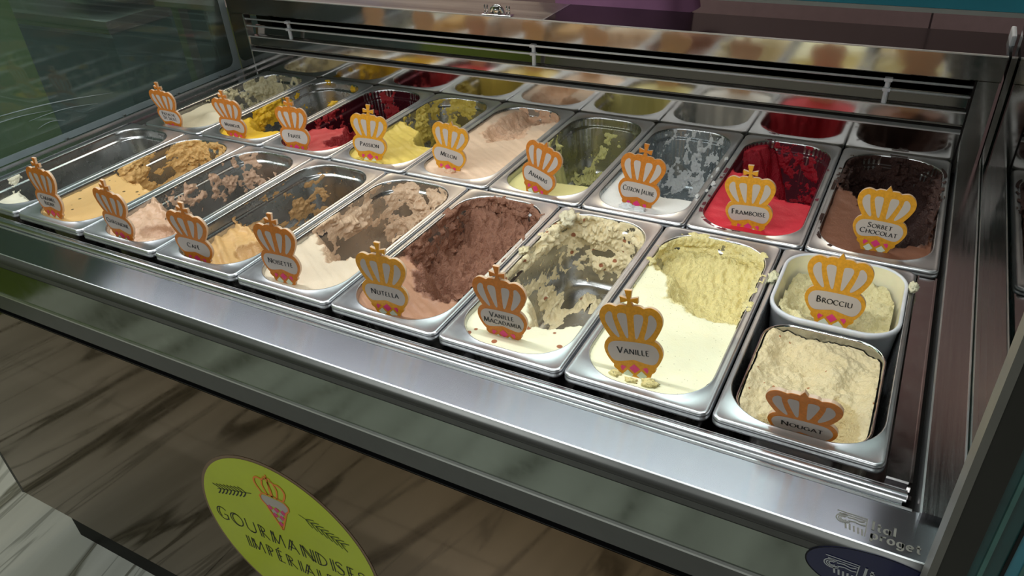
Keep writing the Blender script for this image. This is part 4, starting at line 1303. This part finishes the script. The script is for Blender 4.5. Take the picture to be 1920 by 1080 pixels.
DP = [flat('pink_diamond', M['pink'], None, dia(*q), E1) for q in ((0, -1.075, .088, .082), (0, -1.305, .075, .07))]
DS = [flat('pink_diamond', M['pink'], None, [(s * x * MW, z * MW) for x, z in ((.13, -1.055), (.20, -1.03), (.225, -1.075), (.20, -1.14))], E1) for s in (-1, 1)]
DM = [flat('mint_diamond', M['mint'], None, dia(s * .11, -1.19, .085, .085), E1) for s in (-1, 1)]
MARK = [
 ('caramel', True, 'o', ['CARAMEL', 'ISIGNY'], (.2066, -.3467, .078), (-.0487, .0035, -.0091)),
 ('chataigne', True, 'o', ['CHÂTAIGNE'], (.3913, -.3585, .0772), (.0396, .0649, -.0143)),
 ('cafe', True, 'o', ['CAFÉ'], (.5551, -.3576, .0713), (.0694, .0946, .0901)),
 ('noisette', True, 'o', ['NOISETTE'], (.7147, -.3466, .0794), (-.0173, -.0068, .044)),
 ('nutella', True, 'y', ['NUTELLA'], (.8972, -.354, .0804), (.0202, .0145, .0917)),
 ('vanmac', True, 'o', ['VANILLE', 'MACADAMIA'], (1.0544, -.3373, .0752), (.0303, -.0291, .0143)),
 ('vanille', True, 'y', ['VANILLE'], (1.2153, -.336, .0827), (-.0805, -.1411, .0331)),
 ('sicile', True, 'o', ['PISTACHE', 'DE SICILE'], (.0701, .0127, .0738), (.13, .0199, .0025)),
 ('mangue', True, 'o', ['MANGUE'], (.2422, .0226, .0732), (.1358, .0351, .0517)),
 ('fraise', True, 'o', ['FRAISE'], (.4057, .0294, .0753), (-.0242, -.0035, .1029)),
 ('passion', True, 'y', ['PASSION'], (.5788, .0452, .0765), (-.0527, .0928, .2266)),
 ('melon', False, 'y', ['MELON'], (.746, .0566, .0758), (-.0436, .158, .0474)),
 ('ananas', False, 'o', ['ANANAS'], (.9355, .0372, .0739), (-.0657, .2481, -.174)),
 ('citron', True, 'o', ['CITRON JAUNE'], (1.0934, .055, .0746), (-.1157, .0922, .0415)),
 ('framboise', True, 'y', ['FRAMBOISE'], (1.2553, .0366, .0748), (.045, -.0617, -.0097)),
 ('sorbet', False, 'y', ['SORBET', 'CHOCOLAT'], (1.432, .0409, .0838), (.0113, .0219, -.01)),
 ('brocciu', False, 'y', ['BROCCIU'], (1.4021, -.1557, .0844), (-.0554, -.0311, -.0401)),
 ('nougat', False, 'o', ['NOUGAT'], (1.4044, -.3722, .0559), (.3167, -.0473, -.0019)),
]
WHICH = {'caramel': 'reading caramel in the leftmost front pan', 'chataigne': 'reading chestnut in French, second from left in front', 'cafe': 'reading coffee in French, third from left in front', 'noisette': 'reading hazelnut in French in beige ice cream',
         'nutella': 'in the milk chocolate ice cream', 'vanmac': 'with two lines, in the macadamia ice cream', 'vanille': 'standing in the full vanilla pan', 'sicile': 'with two lines, in the far back left pan', 'mangue': 'in the yellow mango sorbet', 'fraise': 'in the strawberry red sorbet',
         'passion': 'in the passion fruit sorbet', 'melon': 'in the peach melon sorbet', 'ananas': 'tilted, in the pineapple sorbet', 'citron': 'in the white lemon sorbet', 'framboise': 'in the red raspberry sorbet', 'sorbet': 'with two lines, in the dark chocolate sorbet',
         'brocciu': 'in the white tub', 'nougat': 'leaning over the frame rim, in the nougat'}
SMALL = {'nougat'}
for nm, cr, colr, lines, T, rv in MARK:
    lab = '%s crown shaped flavour marker %s%s' % ('orange' if colr == 'o' else 'golden', '' if cr else 'without its cross, ', WHICH[nm])
    o = thing('flavour_marker', lab, 'marker', (T[0], T[1] + (.001 if T[1] < -.3 and nm != 'nougat' else 0), T[2]), 'crown flavour markers')
    v = Vector(rv)
    o.rotation_mode = 'QUATERNION'
    o.rotation_quaternion = Matrix.Rotation(v.length, 3, v.normalized()).to_quaternion()
    obj('plate', PLATES[(cr, colr)], o)
    for m_ in PET:
        obj('petal', m_, o)
    obj('name_panel', PAN_, o)
    for m_ in DP + DS:
        obj('pink_diamond', m_, o)
    for m_ in DM:
        obj('mint_diamond', m_, o)
    if len(lines) == 1:
        LT = [(lines[0], .088 * MW, -.815 * MW)]
    else:
        LT = [(lines[0], .080 * MW, -.755 * MW), (lines[1], .080 * MW, -.885 * MW)]
    v_, f_ = lettering(LT, .70 * MW, thick=.21, thin=.10)
    v_ = [(p[0], -.0006, p[2]) for p in v_]
    obj('lettering', mesh('lettering', v_, f_, M['ink']), o)

# ------------------------------------------------------------------ round sticker on the front panel
sx, sz, sy = .717, -.423, -.4755
st = thing('round_sticker', 'lime green round shop sticker with a crowned ice cream cone on the brown panel', 'sticker', (sx, sy, sz))
obj('margin', flat('margin', M['ring'], st, ellipse(0, 0, .180, .180, 72), 0, .0003), st)
obj('disc', flat('disc', M['lime'], st, ellipse(0, 0, .1745, .1745, 72), -.0004), st)
Y2 = -.0008
v_, f_ = lettering([('GOURMANDISES', .0300, -.0155)], .312, thick=.075, thin=.075, serif=False, smallcaps=False, deco=True, gap=.16)
obj('lettering', mesh('lettering', [(p[0], Y2, p[2]) for p in v_], f_, M['ink']), st)
v_, f_ = lettering([('IMPÉRIALES', .0285, -.0625)], .236, thick=.075, thin=.075, serif=False, smallcaps=False, deco=True, gap=.16)
obj('lettering', mesh('lettering', [(p[0], Y2, p[2]) for p in v_], f_, M['ink']), st)
LW = .061
cone = thing('cone_emblem', None, None)
cone.parent = st
cone.location = (0, Y2, .1425)


def strip2d(pts, w):
    v, f = ribbon(pts, w, w)
    return v, f


def lg(name, m, vf, y):
    obj(name, mesh(name, [(p[0] * LW, y, p[1] * LW) for p in vf[0]], vf[1], m), cone)


sp = spline(half[:12], 4)[:-4]
parts = []
for s in (1, -1):
    parts.append(strip2d([(s * x, z) for x, z in sp], .055))
    parts.append(strip2d([(s * .19, -.03), (s * .24, -.2), (s * .21, -.38), (s * .15, -.55)], .05))
    parts.append(strip2d([(0.0, .0), (s * .02, -.3), (s * .02, -.56)], .04))
parts.append(strip2d([(-.35, -.56), (0, -.53), (.35, -.56)], .05))
parts.append(strip2d([(0, 0), (0, .24)], .05))
parts.append(strip2d([(-.12, .12), (.12, .12)], .05))
for s in (1, -1):
    parts.append(strip2d([(s * .34, -.98), (0, -1.78)], .05))
    parts.append(strip2d([(s * .36, -.58), (s * .47, -.72), (s * .45, -.86), (s * .34, -.98)], .05))
lg('crown_lines', M['logo_orange'], join_vf([([(p[0], p[1], 0) for p in v], f) for v, f in parts]), -.0004)
pan_ = spline(PANEL, 3)
lg('white_scoop', M['print_white'], ([(x * 1.08, z * 1.02) for x, z in pan_], [tuple(range(len(pan_)))]), 0)
rows = [(-1.0, 3), (-1.2, 2), (-1.4, 1), (-1.58, 1)]
pk, mt = [], []
for r_i, (z, n) in enumerate([(-1.03, 3), (-1.15, 2), (-1.27, 2), (-1.40, 1), (-1.55, 1)]):
    for i in range(n):
        cx = (i - (n - 1) / 2) * .22
        (pk if r_i % 2 == 0 else mt).append(([(cx, z + .10), (cx + .1, z), (cx, z - .10), (cx - .1, z)], [(0, 1, 2, 3)]))
lg('pink_checks', M['pink'], join_vf([([(p[0], p[1], 0) for p in v], f) for v, f in pk]), -.0002)
lg('white_checks', M['print_white'], join_vf([([(p[0], p[1], 0) for p in v], f) for v, f in mt]), -.0001)
for side, (a, b) in enumerate([((-.131, .065), (-.048, .093)), ((.130, .066), (.047, .094))]):
    parts = []
    d = np.array(b) - np.array(a)
    L_ = np.hypot(*d)
    d = d / L_
    n_ = np.array((-d[1], d[0]))
    parts.append(strip2d([a, b], .0014))
    for i in range(1, 9):
        p = np.array(a) + d * L_ * i / 9.5
        for s in (1, -1):
            q = p - d * .014 + n_ * s * .0105
            parts.append(strip2d([tuple(p), tuple((p + q) / 2 + n_ * s * .0012), tuple(q)], .0022))
    v, f = join_vf([([(p[0], p[1], 0) for p in v], f) for v, f in parts])
    obj('leaf_sprig', mesh('leaf_sprig', [(p[0], Y2, p[1]) for p in v], f, M['olive_ink'] if side else M['ink']), st)


# ------------------------------------------------------------------ maker's marks: capital emblem with two lines of lettering
def emblem(s):
    P = []
    P += [strip2d([(0, 1), (1.25, 1)], .05), strip2d([(.1, .88), (1.2, .88)], .05), strip2d([(1.22, 1.0), (1.22, 0)], .04)]
    for r in (.30, .21, .12):
        P.append(strip2d(arc(.30, .62, r, r * .8, 60, 330, 20), .05))
    P += [strip2d([(.45, .74), (.7, .78), (.95, .72), (1.15, .78)], .06), strip2d([(.5, .56), (.75, .62), (1.0, .56), (1.18, .6)], .06)]
    for i in range(5):
        P.append(strip2d([(.40 + i * .17, .42 - .02 * i), (.46 + i * .165, .12 - .03 * i)], .075))
    v, f = join_vf([([(p[0], p[1], 0) for p in v], f) for v, f in P])
    return [(p[0] * s, p[1] * s) for p in v], f


def maker(parent, m_, s, x0, z0, put):
    v, f = emblem(s)
    obj('emblem', mesh('emblem', [put(x0 + p[0], z0 + p[1]) for p in v], f, m_), parent)
    for txt, z in (('Ital', .50), ('proget', .02)):
        v, f, w = line_of(txt, s * .50, .2, .13, True, False)
        obj('lettering', mesh('lettering', [put(x0 + s * 1.42 + w / 2 + p[0], z0 + s * z + p[1]) for p in v], f, m_), parent)


bd = thing('maker_badge', 'dark blue oval maker badge with silver lettering on the front band', 'badge', (1.4975, -.4738, -.036))
obj('plate', flat('plate', M['navy'], bd, ellipse(0, 0, .0600, .0305), 0.0, .0003), bd)
obj('ring', mesh('ring', [(p[0], -.0002, p[1]) for p in ellipse(0, 0, .0600, .0305) + ellipse(0, 0, .0588, .0296)], [(i, (i + 1) % 48, 48 + (i + 1) % 48, 48 + i) for i in range(48)], M['seal']), bd)
maker(bd, M['badge_ink'], .0225, -.044, -.012, lambda x, z: (x, -.0005, z))
mk_ = thing('etched_logo', 'faint etched maker logo on the right end of the steel deck', 'logo', (1.4545, -.4565, -.0079))
maker(mk_, M['etch'], .0205, 0, 0, lambda x, z: (x, z, .0002))

# ------------------------------------------------------------------ chrome catch on the steel lid
ck = thing('lid_catch', 'small chrome catch with two upright pins on the steel lid', 'catch', (.662, YB + .010, .1745))
box('base', M['chrome'], ck, -.034, .034, -.007, .007, 0, .0025, .001)
v, f = tube_vf([(.013 * cos(a), 0, .004 + .013 * sin(a)) for a in np.linspace(0, pi, 14)], .0042, 10)
obj('arch', mesh('arch', v, f, M['chrome'], True), ck)
lathe('roller', M['chrome'], ck, [(.0002, 0), (.0085, 0), (.0085, .016), (.0002, .016)], 20, (0, .0, .0025))
for x in (-.028, -.022, .022, .028):
    tube('pin', M['chrome'], ck, [(x, 0, .002), (x, 0, .019)], .0016, 8)

# ------------------------------------------------------------------ background left: side counter and bowl seen through the end pane
sc_ = thing('side_counter', 'steel topped counter beyond the left end pane', 'counter', (-1.7, 1.3, FZ))
box('worktop', M['counter_steel'], sc_, -.8, .372, -.42, .44, .772, .80)
box('worktop_lip', M['dark_steel'], sc_, -.8, .368, -.416, .436, .752, .772)
box('front_panel', M['teal_panel'], sc_, -.8, .360, -.405, .43, .06, .752)
box('panel_trim', M['border'], sc_, -.8, .362, -.4075, -.405, .735, .748)
box('plinth', M['plinth'], sc_, -.78, .34, -.38, .42, 0, .06)
bw = thing('metal_bowl', 'shallow steel bowl standing on the side counter', 'bowl', (-1.60, 1.19, -.1))
prof = [(.02, .002), (.10, .0), (.19, .012), (.25, .045), (.275, .09), (.282, .092), (.278, .086), (.25, .05), (.18, .018), (.02, .010), (.001, .009)]
lathe('bowl_body', M['chrome'], bw, prof, 48)
tag(bw, None)

# rear shelf with a blue crate, staff member behind the case
sh = thing('rear_shelf', 'steel service shelf behind the case', 'shelf', (-.05, .66, 0))
box('shelf_board', M['counter_steel'], sh, -.5, .5, -.13, .14, .085, .10)
for x in (-.46, .46):
    box('leg', M['counter_steel'], sh, x - .015, x + .015, -.1, -.07, FZ, .085)
    box('leg', M['counter_steel'], sh, x - .015, x + .015, .08, .11, FZ, .085)
cr_ = thing('blue_crate', 'blue plastic crate on the service shelf behind the case', 'crate', (.06, .665, .10))
box('base', M['blue'], cr_, -.19, .19, -.11, .11, 0, .006)
for a in ((-.19, .19, -.11, -.104), (-.19, .19, .104, .11), (-.19, -.184, -.11, .11), (.184, .19, -.11, .11)):
    box('side', M['blue'], cr_, a[0], a[1], a[2], a[3], .006, .13)
for a in ((-.196, .196, -.116, -.104), (-.196, .196, .104, .116), (-.196, -.184, -.104, .104), (.184, .196, -.104, .104)):
    box('rim', M['blue'], cr_, a[0], a[1], a[2], a[3], .118, .13)


def skin_body(name, J, E_, mats, pick, sub=2):
    me = bpy.data.meshes.new(name)
    me.from_pydata([j[0] for j in J], E_, [])
    o = bpy.data.objects.new(name, me)
    COL.objects.link(o)
    sk = o.modifiers.new('skin', 'SKIN')
    sk.use_smooth_shade = True
    sv = me.skin_vertices[0].data
    for i, j in enumerate(J):
        r = j[1]
        sv[i].radius = r if isinstance(r, tuple) else (r, r)
        sv[i].use_root = i == 0
    sb = o.modifiers.new('sub', 'SUBSURF')
    sb.levels = sb.render_levels = sub
    dg = bpy.context.evaluated_depsgraph_get()
    m2 = bpy.data.meshes.new_from_object(o.evaluated_get(dg))
    bpy.data.objects.remove(o)
    m2.materials.clear()
    for m in mats:
        m2.materials.append(m)
    for p in m2.polygons:
        p.material_index = pick(p.center)
        p.use_smooth = True
    return m2


PX, PY = .808, .685
J = [((0, 0, .93), (.155, .10)), ((0, 0, 1.08), (.145, .095)), ((0, .0, 1.26), (.16, .10)), ((0, .005, 1.40), (.15, .085)), ((0, .0, 1.48), .055), ((0, -.005, 1.54), .058), ((0, -.012, 1.62), .092), ((0, -.008, 1.70), .085),
     ((.17, .01, 1.41), .055), ((.205, .06, 1.19), .043), ((.13, -.10, 1.22), .034), ((.09, -.16, 1.235), .030),
     ((-.17, .01, 1.41), .055), ((-.205, .06, 1.19), .043), ((-.13, -.10, 1.22), .034), ((-.09, -.16, 1.235), .030),
     ((.085, 0, .84), .088), ((.09, .0, .48), .060), ((.09, .02, .10), .045), ((.09, -.10, .035), .035),
     ((-.085, 0, .84), .088), ((-.09, .0, .48), .060), ((-.09, .02, .10), .045), ((-.09, -.10, .035), .035)]
E_ = [(0, 1), (1, 2), (2, 3), (3, 4), (4, 5), (5, 6), (6, 7), (3, 8), (8, 9), (9, 10), (10, 11), (3, 12), (12, 13), (13, 14), (14, 15), (0, 16), (16, 17), (17, 18), (18, 19), (0, 20), (20, 21), (21, 22), (22, 23)]


def pick(c):
    if c.z > 1.50:
        return 2
    if c.y < -.105 and 1.15 < c.z < 1.32:
        return 2
    return 0 if c.z > .96 else 1


pm = skin_body('body', J, E_, [M['shirt'], M['trousers'], M['skin']], pick)
pe = thing('person', 'person in a mauve shirt standing behind the black granite top', 'person', (PX, PY, FZ))
obj('body', pm, pe)
hr = skin_body('hair', [((0, .02, 1.66), .085), ((0, .03, 1.73), .082), ((0, .05, 1.58), .065)], [(0, 1), (0, 2)], [M['hair']], lambda c: 0)
obj('hair', hr, pe)
# shirt hem and waist band with folds
hem = []
for k in range(64):
    a = 2 * pi * k / 64
    hem.append((a, .012 * sin(3 * a + .4) + .007 * sin(7 * a)))
v = []
for zi, (z, gx, gy) in enumerate([(1.03, .162, .112), (1.07, .160, .110), (1.13, .158, .108), (1.20, .160, .108)]):
    for a, w in hem:
        v.append((cos(a) * (gx + w * (1 - zi * .3)), sin(a) * (gy + w * .6 * (1 - zi * .3)), z + (w * .35 if zi == 0 else 0)))
f = [(i * 64 + k, i * 64 + (k + 1) % 64, (i + 1) * 64 + (k + 1) % 64, (i + 1) * 64 + k) for i in range(3) for k in range(64)]
obj('shirt_hem', mesh('shirt_hem', v, f, M['shirt'], True), pe)
for s in (1, -1):
    for q, (dx, l) in enumerate([(-.016, .060), (-.005, .070), (.006, .066), (.016, .052)]):
        obj('finger', mesh('finger', *tube_vf([(s * .085, -.165, 1.235 + dx), (s * (.085 - l * .6), -.195, 1.235 + dx * 1.2), (s * (.085 - l), -.205, 1.232 + dx * 1.2)], [.0085, .008, .006], 8), M['skin'], True), pe)
    obj('finger', mesh('finger', *tube_vf([(s * .10, -.15, 1.255), (s * .08, -.165, 1.280), (s * .068, -.175, 1.292)], [.010, .009, .007], 8), M['skin'], True), pe)
for s in (1, -1):
    v, f = tube_vf([(s * .034, -.094, 1.642), (s * .034, -.104, 1.642)], .011, 10)
    obj('eye', mesh('eye', v, f, M['ink'], True), pe)
    v, f = tube_vf([(s * .092, .0, 1.60), (s * .100, .006, 1.63), (s * .094, .01, 1.66)], [.008, .014, .010], 8)
    obj('ear', mesh('ear', v, f, M['skin'], True), pe)
v, f = tube_vf([(0, -.098, 1.650), (0, -.120, 1.610), (0, -.100, 1.598)], [.007, .014, .010], 8)
obj('nose', mesh('nose', v, f, M['skin'], True), pe)
v, f = tube_vf([(-.024, -.096, 1.572), (0, -.104, 1.568), (.024, -.096, 1.572)], [.003, .006, .003], 8)
obj('mouth', mesh('mouth', v, f, M['pink'], True), pe)
bpy.context.view_layer.update()
